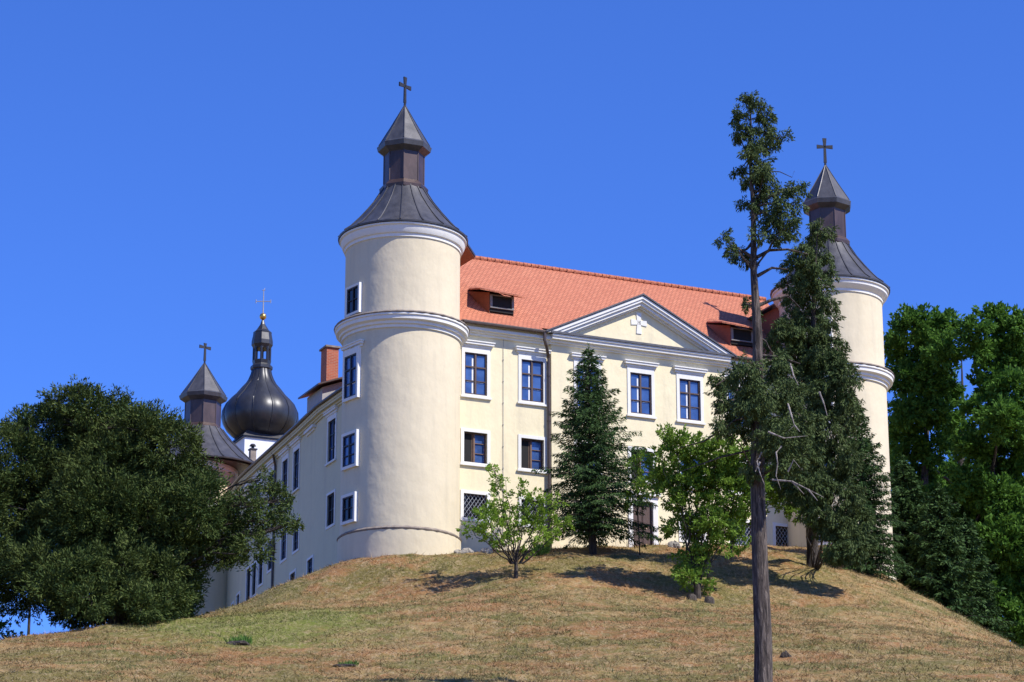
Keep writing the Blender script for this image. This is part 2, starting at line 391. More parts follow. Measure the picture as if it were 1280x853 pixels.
def window(fr, c, w_, zb, zt, kind, parent=castle, rec=None, hood=True, name='window', sashm=None, proud=.035, sur=.14, sill=True):
    """a window centred at c along frame fr; the white surround is the part"""
    h = w_ / 2; d1 = proud
    sm = sashm or M['sash']
    s = MB()
    top = zt + (.26 if (kind == 'tall' and hood) else sur)
    s.fbox(fr, c - h - sur, c - h, -.10, d1, zb - sur, top); s.fbox(fr, c + h, c + h + sur, -.10, d1, zb - sur, top)
    s.fbox(fr, c - h, c + h, -.10, d1, zt, top); s.fbox(fr, c - h, c + h, -.10, d1, zb - sur, zb)
    o = B(s, name, M['white'], parent)
    if hood and kind == 'tall':
        g = MB(); g.fbox(fr, c - h - .22, c + h + .22, 0, .07, top, top + .10)
        g.fbox(fr, c - h - .28, c + h + .28, 0, .16, top + .10, top + .20); g.fbox(fr, c - h - .31, c + h + .31, 0, .20, top + .20, top + .25)
        B(g, 'hood', M['white'], o)
    if sill:
        g = MB(); g.fbox(fr, c - h - sur - .05, c + h + sur + .05, 0, .10, zb - sur - .02, zb - sur + .06); B(g, 'sill', M['white'], o)
    r = .02 if rec is None else rec
    # sash
    g = MB(); f_ = .055; d0 = -r - .05; d = -r
    g.fbox(fr, c - h, c - h + f_, d0, d, zb, zt); g.fbox(fr, c + h - f_, c + h, d0, d, zb, zt)
    g.fbox(fr, c - h + f_, c + h - f_, d0, d, zt - f_, zt); g.fbox(fr, c - h + f_, c + h - f_, d0, d, zb, zb + f_)
    H = zt - zb
    if kind in ('tall', 'side'):
        g.fbox(fr, c - .04, c + .04, d0, d + .01, zb + f_, zt - f_)
        for k in (1 / 3, 2 / 3):
            zz = zb + H * k; th = .03 if k > .5 else .016
            g.fbox(fr, c - h + f_, c - .04, d0, d, zz - th, zz + th); g.fbox(fr, c + .04, c + h - f_, d0, d, zz - th, zz + th)
        B(g, 'sash', sm, o)
        gl = MB(); gl.fbox(fr, c - h + f_, c + h - f_, d0 - .03, d0 - .01, zb + f_, zt - f_); B(gl, 'pane', M['glass'], o)
        if kind == 'tall':
            iw = MB(); iw.fbox(fr, c - .15, c - .07, d0 - .009, d0 - .003, zb + .08, zt - .22)
            iw.fbox(fr, c - h + .12, c - .16, d0 - .009, d0 - .003, zb + H * .30, zb + H * .30 + .03)
            iw.fbox(fr, c + .07, c + h - .14, d0 - .009, d0 - .003, zb + H * .30, zb + H * .30 + .03)
            B(iw, 'inner_frame', M['innerwhite'], o)
    elif kind == 'open':          # left leaf open on a dark room, right leaf closed
        B(g, 'sash', sm, o)
        gl = MB(); gl.fbox(fr, c - h + f_, c - .04, d0 - .03, d0 - .01, zb + f_, zt - f_); B(gl, 'dark_opening', M['dark'], o)
        lf = MB()
        P, A, Nn = fr
        lf.fbox(fr, c - .04, c + .03, d0, d - .005, zb + f_, zt - f_)
        for k in (1 / 3, 2 / 3): lf.fbox(fr, c + .03, c + h - f_, d0, d - .01, zb + H * k - .013, zb + H * k + .013)
        # open leaf swung into the room, seen edge on
        lf.fbox(fr, c - .10, c - .045, -r - .6, d0 - .002, zb + f_, zt - f_)
        B(lf, 'casement', simplewood, o)
        g2 = MB(); g2.fbox(fr, c + .03, c + h - f_, d0 - .03, d0 - .01, zb + f_, zt - f_); B(g2, 'pane', M['glass'], o)
    elif kind == 'grille':
        B(g, 'sash', sm, o)
        gl = MB(); gl.fbox(fr, c - h + f_, c + h - f_, d0 - .03, d0 - .01, zb + f_, zt - f_); B(gl, 'pane', M['dglass'], o)
        P, A, Nn = fr
        gr = MB(); q = lambda a, z: (P[0] + A[0] * a + Nn[0] * (-r + .03), P[1] + A[1] * a + Nn[1] * (-r + .03), z)
        step = .17; a0 = c - h; a1 = c + h
        k = -H
        while k < w_ + .01:
            # rising and falling bars clipped to the opening
            for sgn in (1, -1):
                pts = []
                for tt in (0, H):
                    pts.append((a0 + k + tt * .7, zb + tt if sgn > 0 else zt - tt))
                (xa, za), (xb, zb_) = pts
                def clip(xa, za, xb, zb_):
                    t0, t1 = 0, 1; dx = xb - xa
                    if dx != 0:
                        ta, tb = (a0 - xa) / dx, (a1 - xa) / dx; t0 = max(t0, min(ta, tb)); t1 = min(t1, max(ta, tb))
                    return t0, t1
                t0, t1 = clip(xa, za, xb, zb_)
                if t1 - t0 > .05:
                    gr.tube([q(xa + (xb - xa) * t0, za + (zb_ - za) * t0), q(xa + (xb - xa) * t1, za + (zb_ - za) * t1)], .011, 4)
            k += step
        B(gr, 'grille', M['grille'], o)
    elif kind == 'shut':           # dark opening with louvred leaf
        g.fbox(fr, c - .025, c + .025, d0, d, zb + f_, zt - f_); g.fbox(fr, c - h + f_, c - .025, d0, d - .01, zb + H * .5, zb + H * .5 + .03); g.fbox(fr, c + .025, c + h - f_, d0, d - .01, zb + H * .5, zb + H * .5 + .03)
        B(g, 'sash', sm, o)
        gl = MB(); gl.fbox(fr, c - h + f_, c + h - f_, d0 - .03, d0 - .01, zb + f_, zt - f_); B(gl, 'pane', M['dglass'], o)
    return o
simplewood = simple('pale_brown_casement', (.13, .07, .04), (.18, .1, .06), .6)

# facade
FR = ((0, 0), (1, 0), (0, -1))
FRr = ((0, -.12), (1, 0), (0, -1))
WX = [1.735, 4.36, 6.92, 9.48, 11.88, 14.35, 16.42]
z1b, z1t, z2b, z2t, z3b, z3t = 30.33, 32.16, 27.38, 28.69, 24.99, 26.03
holes = []; inn = lambda x: 5.2 < x < 13.6
for i, x in enumerate(WX):
    if i != 6:
        holes.append((x - .515, x + .515, z1b, z1t)); holes.append((x - .53, x + .53, z2b, z2t))
    if i != 3: holes.append((x - .53 if i < 6 else x - .38, x + .53 if i < 6 else x + .38, z3b, z3t))
holes.append((9.0, 9.97, 23.6, 26.45))
mb = MB(); Lh = [h for h in holes if h[1] < 5.2]; wall_holes(mb, FR, 5.2, 19, 33.5, Lh)
rh = [(h[0] - 5.2, h[1] - 5.2, h[2], h[3]) for h in holes if 5.2 < h[0] < 13.6 and h[1] < 13.65]
wall_holes(mb, ((5.2, -.12), (1, 0), (0, -1)), 8.45, 19, 33.5, rh)
mb.quad((5.2, 0, 19), (5.2, -.12, 19), (5.2, -.12, 33.5), (5.2, 0, 33.5)); mb.quad((13.65, 0, 19), (13.65, -.12, 19), (13.65, -.12, 33.5), (13.65, 0, 33.5))
eh = [(h[0] - 13.65, h[1] - 13.65, h[2], h[3]) for h in holes if h[0] > 13.65]
wall_holes(mb, ((13.65, 0), (1, 0), (0, -1)), 5.35, 19, 33.5, eh)
mb.quad((0, 0, 19), (0, 2.5, 19), (0, 2.5, 33.5), (0, 0, 33.5))
B(mb, 'front_wall', M['cream'])
for i, x in enumerate(WX):
    fr = FRr if inn(x) else FR
    if i != 6:
        window(fr, x, 1.03, z1b, z1t, 'tall'); window(fr, x, 1.06, z2b, z2t, 'open' if i in (0, 1, 2, 3) else 'side', rec=.12, hood=False)
    if i != 3: window(fr, x, 1.06 if i < 6 else .76, z3b, z3t, 'grille', rec=.10, hood=False, sill=False)
# door
d = MB(); d.fbox(FRr, 8.80, 9.0, -.1, .05, 22.5, 26.7); d.fbox(FRr, 9.97, 10.2, -.1, .05, 22.5, 26.7); d.fbox(FRr, 9.0, 9.97, -.1, .05, 26.45, 26.7)
d.fbox(FRr, 8.7, 10.3, 0, .16, 26.7, 26.85)
do = B(d, 'door', M['white'])
d = MB(); d.fbox(FRr, 9.0, 9.478, -.2, -.12, 22.5, 26.45); d.fbox(FRr, 9.492, 9.97, -.2, -.12, 22.5, 26.45)
for a in (9.05, 9.545):
    for z in (24.45, 25.5): d.fbox(FRr, a, a + .37, -.12, -.095, z, z + .85)
B(d, 'door_leaf', M['door'], do)
d = MB(); q = 9.72
d.prism([(q - .13, .005, 25.22), (q, .005, 25.05), (q + .13, .005, 25.22), (q, .005, 25.39)], (0, -.02, 0)); B(d, 'door_plaque', M['sticker'], do)
d = MB(); d.tube([(9.44, -.03, 25.3), (9.44, -.09, 25.3), (9.36, -.09, 25.3)], .014, 6); B(d, 'door_handle', M['iron'], do)

# cornice strips along facade
def band(mb, fr, a0, a1, prof):      # prof: list (d0,d1,z0,z1)
    for d0, d1, z0, z1 in prof: mb.fbox(fr, a0, a1, d0, d1, z0, z1)
CPF = [(0, .10, 32.92, 33.02), (0, .22, 33.02, 33.10), (0, .36, 33.10, 33.22), (0, .30, 33.22, 33.34)]
mb = MB(); band(mb, FR, .9, 5.1, CPF); B(mb, 'cornice', M['white'])
mb = MB(); band(mb, FR, 13.75, 17.2, CPF); B(mb, 'cornice', M['white'])
mb = MB(); band(mb, FRr, 5.1, 13.75, [(0, .08, 32.94, 33.02), (0, .20, 33.02, 33.12), (0, .36, 33.12, 33.24), (0, .42, 33.24, 33.33)])
B(mb, 'cornice', M['white'])

# pediment
pe = empty('pediment_helper', (0, 0, 0)); bpy.data.objects.remove(pe)
AP, LL, RR = (9.43, 35.62), (4.75, 33.36), (14.0, 33.36)
def tri_off(off):    # triangle inset by off perpendicular to the rakes
    sl = (AP[1] - LL[1]) / (AP[0] - LL[0]); sr = (AP[1] - RR[1]) / (RR[0] - AP[0])
    kl = off * math.sqrt(1 + sl * sl); kr = off * math.sqrt(1 + sr * sr)
    za = AP[1] - (kl + kr) / 2
    return (LL[0] + kl / sl, LL[1]), (AP[0], za), (RR[0] - kr / sr, RR[1])
def rake(mb, o0, o1, d0, d1):
    (l0, _), a0, (r0, _) = tri_off(o0); (l1, _), a1, (r1, _) = tri_off(o1); z = LL[1]
    mb.prism([(l0, -d1, z), (l1, -d1, z), (a1[0], -d1, a1[1]), (a0[0], -d1, a0[1])], (0, d1 - d0, 0))
    mb.prism([(r1, -d1, z), (r0, -d1, z), (a0[0], -d1, a0[1]), (a1[0], -d1, a1[1])], (0, d1 - d0, 0))
mb = MB(); l, a, r = tri_off(.3); mb.prism([(l[0], -.13, l[1]), (a[0], -.13, a[1]), (r[0], -.13, r[1])][::1], (0, .1, 0))
ped = B(mb, 'pediment', M['cream'])
mb = MB(); rake(mb, .04, .16, 0, .56); rake(mb, .16, .27, 0, .50); rake(mb, .27, .40, 0, .40); rake(mb, .40, .47, 0, .24); B(mb, 'raking_cornice', M['white'], ped)
mb = MB()
sl = (AP[1] - LL[1]) / (AP[0] - LL[0])
for (x0, zz0), (x1, zz1) in ((LL, AP), (AP, RR)):
    mb.prism([(x0, -.62, zz0 - .02), (x1, -.62, zz1 - .02), (x1, -.62, zz1 + .05), (x0, -.62, zz0 + .05)], (0, 3.4, 0))
B(mb, 'pediment_roof', M['sheet'], ped)
mb = MB(); cz, cx_, hw = 34.45, 9.42, .085
for (dx, dz, L_) in ((0, 1, .46), (0, -1, .50), (1, 0, .38), (-1, 0, .38)):
    px2, pz2 = -dz, dx
    mb.prism([(cx_ + dx * k0 + px2 * h0, -.165, cz + dz * k0 + pz2 * h0) for k0, h0 in ((.0, hw), (L_, hw * 1.5), (L_, -hw * 1.5), (.0, -hw))], (0, .045 + .001 * dx + .002 * dz, 0))
B(mb, 'white_cross', M['white'], ped)
mb = MB(); mb.box(5.0, 13.9, -.6, -.02, 33.333, 33.43); B(mb, 'pediment_ledge', M['sheet'], ped)

# main roof front wing: eave, sprocket, ridge, back
RP = [(-.45, 33.40), (.7, 34.10), (5.5, 38.42), (11.4, 33.3)]
mb = MB()
s0, s1 = -.4, 17.4
def hipx(z, side): k = max(0, (z - 33.4)) * .75; return s0 + k if side < 0 else s1
mb.quad((.2, -.45, 33.4), (4.78, -.45, 33.4), (4.78, 0, 33.674), (.2, 0, 33.674)); mb.quad((13.98, -.45, 33.4), (19, -.45, 33.4), (19, 0, 33.674), (13.98, 0, 33.674))
for (n0, zz0), (n1, zz1) in zip([(0, 33.674), (.7, 34.10), (5.5, 38.42)], [(.7, 34.10), (5.5, 38.42), (11.4, 33.3)]):
    mb.quad((0.2, n0, zz0), (19, n0, zz0), (19, n1, zz1), (0.2, n1, zz1))
mb.quad((0.2, -.45, 33.4), (0.2, 11.4, 33.3), (0.2, 5.5, 38.42), (0.2, .7, 34.1)); mb.quad((19, -.45, 33.4), (19, .7, 34.1), (19, 5.5, 38.42), (19, 11.4, 33.3))
mb.box(.2, 19, .02, 11.3, 33.25, 33.29)
roof = B(mb, 'roof', M['tile'])
mb = MB()
x = 3.2
while x < 18.8:
    mb.tube([(x, 5.5, 38.44), (x + .36, 5.5, 38.46)], [.13, .10], 8); x += .36
B(mb, 'ridge_tiles', M['tile'], roof)
mb = MB()
def gutter(mb, a, b):
    a = np.array(a, float); b = np.array(b, float); mb.tube([a, b], .085, 8)
gutter(mb, (.95, -.50, 33.35), (4.85, -.50, 33.35)); 
mb.box(.9, 4.9, -.46, -.3, 33.36, 33.44)
B(mb, 'gutter', M['pipe'])
mb = MB(); gutter(mb, (13.9, -.50, 33.35), (17.0, -.50, 33.35)); mb.box(13.9, 17, -.46, -.3, 33.36, 33.44); B(mb, 'gutter', M['pipe'])
mb = MB(); mb.tube([(4.72, -.50, 33.3), (4.72, -.50, 32.95), (4.8, -.46, 32.8), (5.02, -.2, 32.45), (5.08, -.13, 32.3), (5.08, -.13, 23.6)], .07, 10)
for z in (31.5, 29.5, 27.5, 25.5): mb.tube([(5.08, -.13, z), (5.08, -.13, z + .05)], .085, 10)
B(mb, 'downpipe', M['pipe'])
mb = MB(); mb.tube([(3.0, -.03, 33.0), (3.0, -.03, 24)], .010, 5)
for k in range(9): mb.box(2.985, 3.015, -.05, 0, 24.4 + k * .95, 24.44 + k * .95)
B(mb, 'lightning_wire', M['frame_grey'])

# dormers on the front slope
def dormer(c):
    mb = MB(); mb.box(c - .56, c + .56, .95, 3.4, 34.45, 35.22); o = B(mb, 'dormer', M['dark'])
    mb = MB()
    for a, b, zz0, zz1 in ((c - .56, c - .46, 34.60, 35.2), (c + .46, c + .56, 34.60, 35.2), (c - .46, c + .46, 34.60, 34.65), (c - .46, c + .46, 35.16, 35.2)):
        mb.box(a, b, .88, .98, zz0, zz1)
    B(mb, 'dormer_frame', M['dgrey'], o)
    mb = MB(); mb.box(c - .46, c + .46, .93, .949, 34.65, 35.16); B(mb, 'dormer_opening', M['dark'], o)
    mb = MB()
    # swept tiled roof: wide eave in front, narrowing into the main slope
    e = [(c - 1.1, .75, 35.30), (c - .55, .50, 35.18), (c + .45, .50, 35.14), (c + .95, .62, 35.12)]
    b_ = [(c - .85, 2.6, 35.85), (c - .5, 3.0, 36.15), (c + .5, 3.0, 36.15), (c + .85, 2.6, 35.85)]
    for i in range(3): mb.prism([e[i], e[i + 1], b_[i + 1], b_[i]], (0, 0, .07))
    B(mb, 'dormer_roof', M['tile'], o)
    mb = MB()
    mb.prism([(c - .58, .97, 34.2), (c - 1.0, 2.35, 35.7), (c - .58, .97, 35.3)], (.03, 0, 0)); B(mb, 'dormer_cheek', M['soffit'], o); mb = MB(); mb.prism([(c + .58, .97, 34.2), (c + .58, .97, 35.3), (c + 1.0, 2.35, 35.7)], (-.03, 0, 0))
    B(mb, 'dormer_cheek', M['soffit'], o)
dormer(3.35); dormer(15.15)

# corner towers
def angled(a, cx, cy, r):           # wall frame tangent to a cylinder, outward local angle a
    nx_, ny_ = math.cos(a), math.sin(a)
    return ((cx + nx_ * r, cy + ny_ * r), (-ny_, nx_), (nx_, ny_))
def cross_mb(mb, x, y, z0, z1, arm, zc, a, th=.03, flare=1.7):
    ca, sa = math.cos(a), math.sin(a); P = lambda u, z: (x + u * ca, y + u * sa, z)
    off = (-sa * th, ca * th, 0)
    h = .055
    def bar(u0, z0_, u1, z1_, h0, h1):
        du, dz = u1 - u0, z1_ - z0_; L = math.hypot(du, dz); pu, pz = -dz / L, du / L
        poly = [P(u0 + pu * h0, z0_ + pz * h0), P(u1 + pu * h1, z1_ + pz * h1), P(u1 - pu * h1, z1_ - pz * h1), P(u0 - pu * h0, z0_ - pz * h0)]
        poly = [(q[0] - off[0], q[1] - off[1], q[2]) for q in poly]
        mb.prism(poly, (2 * off[0], 2 * off[1], 0))
    bar(0, z0, 0, zc - .0, h * 1.3, h, ); bar(0, zc, 0, z1, h, h * flare)
    bar(-.002, zc, -arm, zc, h, h * flare); bar(.002, zc, arm, zc, h, h * flare)
def tower(cx, cy, rl, k, zl, dz, eave_r, ledge, ca, cr=None, soff=None, kz=None, par=castle, rot=0, boff=(0, 0)):
    """k scales radii/heights of the roof; zl cornice level; dz shift of upper levels"""
    m = M['tower_cream']; kz = kz or k; T = lambda z: (z - 36.78) * kz + 36.78 + dz
    ru = rl * .985
    rx_, ry_ = cx, cy; cx, cy = cx + boff[0], cy + boff[1]
    mb = MB()
    mb.lathe(cx, cy, [(rl * 1.03, 17), (rl * 1.03, ledge - .06), (rl, ledge), (rl, 32.5 + zl), (ru, 32.9 + zl), (ru, T(36.5))], 96)
    o = B(mb, 'corner_tower', m, par, 35)
    mb = MB(); r = rl
    pr = [(r, 32.20 + zl), (r + .07, 32.22 + zl), (r + .07, 32.34 + zl), (r + .16, 32.36 + zl), (r + .17, 32.46 + zl), (r + .30, 32.52 + zl), (r + .31, 32.66 + zl), (r + .36, 32.69 + zl), (r + .36, 32.76 + zl), (ru, 32.78 + zl)]
    mb.lathe(cx, cy, pr, 96, cap=False); B(mb, 'tower_cornice', M['white'], o, 30); mb = MB()
    e = T(36.78); R = eave_r
    pr = [(ru, e - .50), (ru + .05, e - .48), (ru + .05, e - .36), (ru + .12, e - .30), (ru + .12, e - .14), (ru, e - .1)] if k > 1.05 else [(ru, e - .62), (ru + .05, e - .60), (ru + .05, e - .48), (ru + .12, e - .44), (R * .955, e - .28), (R * .96, e - .16), (R * .985, e - .12), (R * .985, e - .05), (R * .7, e)]
    mb.lathe(cx, cy, pr, 96, cap=False); B(mb, 'tower_cornice', M['white'], o, 30)
    mb = MB()
    wob = lambda a, z: 1 + .004 * math.sin(a * 37) + .003 * math.sin(a * 61 + z * 9)
    mb.lathe(cx, cy, [(ru, 32.77 + zl), (r + .37, 32.765 + zl), (r + .40, 32.80 + zl), (r + .36, 32.86 + zl), (ru, 32.98 + zl)], 96, cap=False, wob=wob); B(mb, 'capping', M['lip'], o, 40); mb = MB()
    mb.lathe(cx, cy, [(r, ledge - .05), (r + .09, ledge - .04), (r + .11, ledge + .01), (r, ledge + .10)], 96, cap=False, wob=wob); B(mb, 'capping', M['lip'], o, 40)
    cx, cy = rx_, ry_
    # bell cast roof, seams, lantern
    prof = [(R * 1.005, e - .03), (R * 1.01, e + .04), (R * .90, T(37.05)), (R * .745, T(37.5)), (R * .60, T(37.98)), (R * .47, T(38.45)), (R * .36, T(38.95)), (R * .33, T(39.1))]
    mb = MB(); mb.lathe(cx, cy, prof, 64)
    for i in range(18):
        a = 2 * math.pi * i / 18 + .1 + rot
        mb.tube([(cx + (q + .01) * math.cos(a), cy + (q + .01) * math.sin(a), z + .015) for q, z in prof[1:]], .028 * k, 4)
    rf = B(mb, 'tower_roof', M['sheet'], o, 40)
    g = k
    oc = R_(22.5) + rot
    mb = MB(); mb.lathe(cx, cy, [(.80 * g, T(38.9)), (1.03 * g, T(38.98)), (1.05 * g, T(39.12)), (.86 * g, T(39.34)), (.86 * g, T(40.95))], 8, oc)
    for i in range(8):
        a = oc + i * math.pi / 4; mb.tube([(cx + .86 * g * math.cos(a), cy + .86 * g * math.sin(a), T(z)) for z in (39.34, 40.9)], .028, 5)
        a0 = a; a1 = a + math.pi / 4
    ln = B(mb, 'lantern', M['copper'], o)
    mb = MB(); mb.lathe(cx, cy, [(.84 * g, T(40.62)), (1.13 * g, T(40.82)), (1.18 * g, T(41.02)), (1.10 * g, T(41.10)), (.58 * g, T(41.98)), (.04, T(42.95))], 8, oc)
    for i in range(8):
        a = oc + i * math.pi / 4; mb.tube([(cx + q * g * math.cos(a), cy + q * g * math.sin(a), T(z) + .01) for q, z in ((1.10, 41.10), (.58, 41.98), (.04, 42.95))], .022, 4)
    B(mb, 'lantern_roof', M['sheet'], o)
    mb = MB(); mb.tube([(cx, cy, T(42.8)), (cx, cy, T(43.3))], [.07, .03], 6)
    cross_mb(mb, cx, cy, T(43.1), T(43.1) + 1.2 * (1 if cr is None else cr), .37, T(43.1) + .78, ca); B(mb, 'cross', M['iron'], o)
    return o, T
tl, T1 = tower(-1.54, .25, 2.46, 1.0, 0, 0, 2.74, 23.78, -PHI + R_(50))
tr, T2 = tower(18.93, -.55, 2.34, 1.0, .1, .15, 2.68, 23.9, -PHI + R_(6), rot=.25)
# inward roof skirts over brown boards on the courtyard side of each tower
def skirt(par, poly, z, wall):
    mb = MB(); mb.prism([(a, b, z - .10) for a, b in poly], (0, 0, .05)); B(mb, 'soffit', M['soffit'], par)
    mb = MB(); c = np.mean(poly, 0); mb.prism([(c[0] + (a - c[0]) * 1.03, c[1] + (b - c[1]) * 1.03, z - .045) for a, b in poly], (0, 0, .09)); B(mb, 'skirt_roof', M['sheet'], par)
    mb = MB(); mb.box(*wall, z - 4, z - .105); B(mb, 'tower_annex', M['copper'], par)
skirt(tl, [(.75, -1.0), (1.15, -.35), (2.06, .94), (1.9, 3.2), (-1.2, 3.2), (-1.2, .6)], 36.86, (-1.0, 1.35, 1.35, 3.1))
mb = MB(); mb.box(17.2, 18.9, .6, 3.6, 33.2, 36.6); B(mb, 'tower_annex', M['soffit'], tr)
mb = MB(); mb.prism([(16.9, .3, 36.6), (18.9, .3, 37.2), (18.9, 4, 37.2), (16.9, 4, 36.6)], (0, 0, .07)); B(mb, 'skirt_roof', M['sheet'], tr)

def view_ang(deg, cx, cy):          # local angle of an outward normal turned deg (left +) from the view
    wx, wy = L2W(cx, cy); a = math.atan2(-wy, -wx); return a - math.radians(deg) - PHI
aw = view_ang(56, -1.54, .25)
f1 = angled(aw, -1.54, .25, 2.46 * .97)
def twin(fr, zb, zt, kind, w_, par, r, hood=False, sm=None, sur=.12):
    P, A, Nn = fr
    window(fr, 0, w_, zb, zt, kind, par, rec=-.15, hood=hood, sashm=sm, proud=.17, sur=sur, sill=False)
twin(f1, 29.5, 31.3, 'tall', .9, tl, 2.46, True, M['dark_sash'])
twin(f1, 26.6, 27.9, 'side', .9, tl, 2.46, sm=M['dark_sash'])
twin(f1, 24.3, 25.3, 'shut', .8, tl, 2.46, sm=M['dark_sash'])
f1u = angled(aw, -1.54, .25, 2.42 * .97); twin(f1u, 33.15, 34.25, 'shut', .85, tl, 2.46, sm=M['dark_sash'], sur=.1)
ar = view_ang(14, 18.93, -.55)
f2 = angled(ar, 18.93, -.55, 2.34 * .97)
twin(f2, 33.75, 34.95, 'shut', 1.0, tr, 2.4); twin(f2, 24.95, 25.95, 'grille', .9, tr, 2.4); twin(f2, 27.4, 28.7, 'side', .9, tr, 2.4); twin(f2, 30.3, 32.05, 'side', .9, tr, 2.4)

# left wing wall, gently bent
WP = [(.25, .3), (.25, 14.6), (.55, 18.2), (1.02, 24.9), (1.35, 29.2), (2.1, 34.6)]
LW = []   # windows: n centre, width, zb, zt, kind
for n_ in (13.4, 19.35, 21.4, 23.8, 26.5, 31.3): LW.append((n_, 1.0, 30.45, 32.4, 'tall'))
for n_ in (4.5, 8.8): LW.append((n_, 1.0, 30.45, 32.4, 'tall'))
for n_ in (13.35, 19.1, 21.3, 23.75, 4.5, 8.8): LW.append((n_, .95, 27.38, 28.85, 'side' if n_ != 13.35 else 'shut'))
LW += [(16.4, .95, 25.35, 26.4, 'side'), (19.5, .9, 25.35, 26.35, 'shut'), (25.6, .8, 27.0, 28.8, 'shut'), (26.9, .8, 26.7, 28.3, 'shut'), (28.05, .85, 26.0, 28.3, 'shut'), (30.5, .8, 26.55, 27.4, 'shut'), (32.0, .6, 26.5, 27.2, 'shut')]
mb = MB(); wl = []
for (p0, p1) in zip(WP[:-1], WP[1:]):
    dx, dy = p1[0] - p0[0], p1[1] - p0[1]; L = math.hypot(dx, dy); A = (dx / L, dy / L); Nn = (-A[1], A[0])
    fr = (p0, A, Nn); hs_ = []
    for n_, w_, zb, zt, kd in LW:
        if p0[1] <= n_ < p1[1]:
            a = (n_ - p0[1]) / (dy / L); hs_.append((a - w_ / 2, a + w_ / 2, zb, zt)); wl.append((fr, a, w_, zb, zt, kd))
    wall_holes(mb, fr, L, 17, 33.3, hs_)
B(mb, 'side_wall', M['side_cream'])
for fr, a, w_, zb, zt, kd in wl:
    window(fr, a, w_, zb, zt, kd, rec=.05, hood=(kd == 'tall'), sashm=M['dark_sash'], sur=.12, sill=(kd == 'tall'))
# blind hoods without a window, cornice, roof edge, gutter of the wing
mb = MB(); mb2 = MB(); mb3 = MB(); mb4 = MB(); mb5 = MB()
for (p0, p1) in zip(WP[:-1], WP[1:]):
    dx, dy = p1[0] - p0[0], p1[1] - p0[1]; L = math.hypot(dx, dy); A = (dx / L, dy / L); Nn = (-A[1], A[0]); fr = (p0, A, Nn)
    for n_ in (16.75, 29.0):
        if p0[1] <= n_ < p1[1]:
            a = n_ - p0[1]; mb.fbox(fr, a - .7, a + .7, 0, .07, 32.6, 32.70); mb.fbox(fr, a - .8, a + .8, 0, .18, 32.70, 32.84); B(mb, 'blind_hood', M['white']); mb = MB()
    band(mb2, fr, 0, L, [(0, .08, 32.84, 32.93), (0, .16, 32.93, 33.02), (0, .30, 33.02, 33.12), (0, .34, 33.12, 33.25)])
    mb3.tube([(p0[0] - .42, p0[1], 33.30), (p1[0] - .42, p1[1], 33.30)], .075, 8)
B(mb2, 'side_cornice', M['side_cream'])
sgut = B(mb3, 'side_gutter', M['pipe'])
mb = MB()
for (p0, p1) in zip([(.25, 5.6)] + WP[1:-1], WP[1:]):
    e0 = (p0[0] - .4, p0[1], 33.33); e1 = (p1[0] - .4, p1[1], 33.33); r0 = (4.6, p0[1], 36.6); r1 = (4.9, p1[1], 36.6); b0_ = (9.4, p0[1], 33.0); b1_ = (9.8, p1[1], 33.0)
    mb.quad(e0, e1, r1, r0); mb.quad(r0, r1, b1_, b0_); mb.quad(e0, b0_, b1_, e1)
    mb.quad(e0, r0, b0_); mb.quad(e1, b1_, r1)
B(mb, 'side_roof', M['tile'])
mb = MB(); mb.tube([(.6, 22.95, 33.28), (.62, 22.95, 33.1), (.76, 23.05, 32.7), (.82, 23.1, 32.5), (.82, 23.1, 24)], .06, 8)
mb.lathe(.80, 23.1, [(.05, 28.0), (.13, 28.05), (.17, 28.25), (.17, 28.5), (.05, 28.55)], 10); B(mb, 'side_downpipe', M['pipe'])
# chimneys and side dormer
def chimney(x0, x1, y0, y1, z0, z1):
    mb = MB(); mb.box(x0, x1, y0, y1, z0, z1); o = B(mb, 'chimney', M['brick'])
    mb = MB(); mb.box(x0 - .08, x1 + .08, y0 - .08, y1 + .08, z1, z1 + .09); B(mb, 'chimney_cap', M['lip'], o)
chimney(.85, 1.45, 16.0, 16.8, 33.6, 36.75); chimney(1.9, 2.4, 12.6, 13.3, 34, 36.2)
mb = MB(); mb.prism([(.30, 15.0, 33.4), (2.6, 15.0, 33.4), (2.6, 15.0, 35.3), (.30, 15.0, 34.42)], (0, 2.1, 0)); sd_ = B(mb, 'side_dormer', M['frame_grey'])
mb = MB(); mb.prism([(-.05, 14.6, 34.40), (2.9, 14.6, 35.50), (2.9, 14.6, 35.58), (-.05, 14.6, 34.48)], (0, 2.85, 0)); B(mb, 'dormer_roof', M['copper'], sd_)

# rear wings closing the courtyard
mb = MB(); mb.box(10.5, 19, 3, 29.9, 18, 33.2); B(mb, 'rear_wall', M['side_cream']); mb = MB(); mb.box(2.3, 19, 30, 38, 18, 33.0); B(mb, 'rear_wall', M['side_cream'])
mb = MB()
mb.prism([(10.2, 8, 33.2), (19.3, 8, 33.2), (14.7, 8, 36.6)], (0, 26, 0)); B(mb, 'rear_roof', M['tile']); mb = MB(); mb.prism([(10.3, 29.7, 33.0), (10.3, 38.3, 33.0), (10.3, 34, 36.2)], (9.2, 0, 0)); B(mb, 'rear_roof', M['tile'])

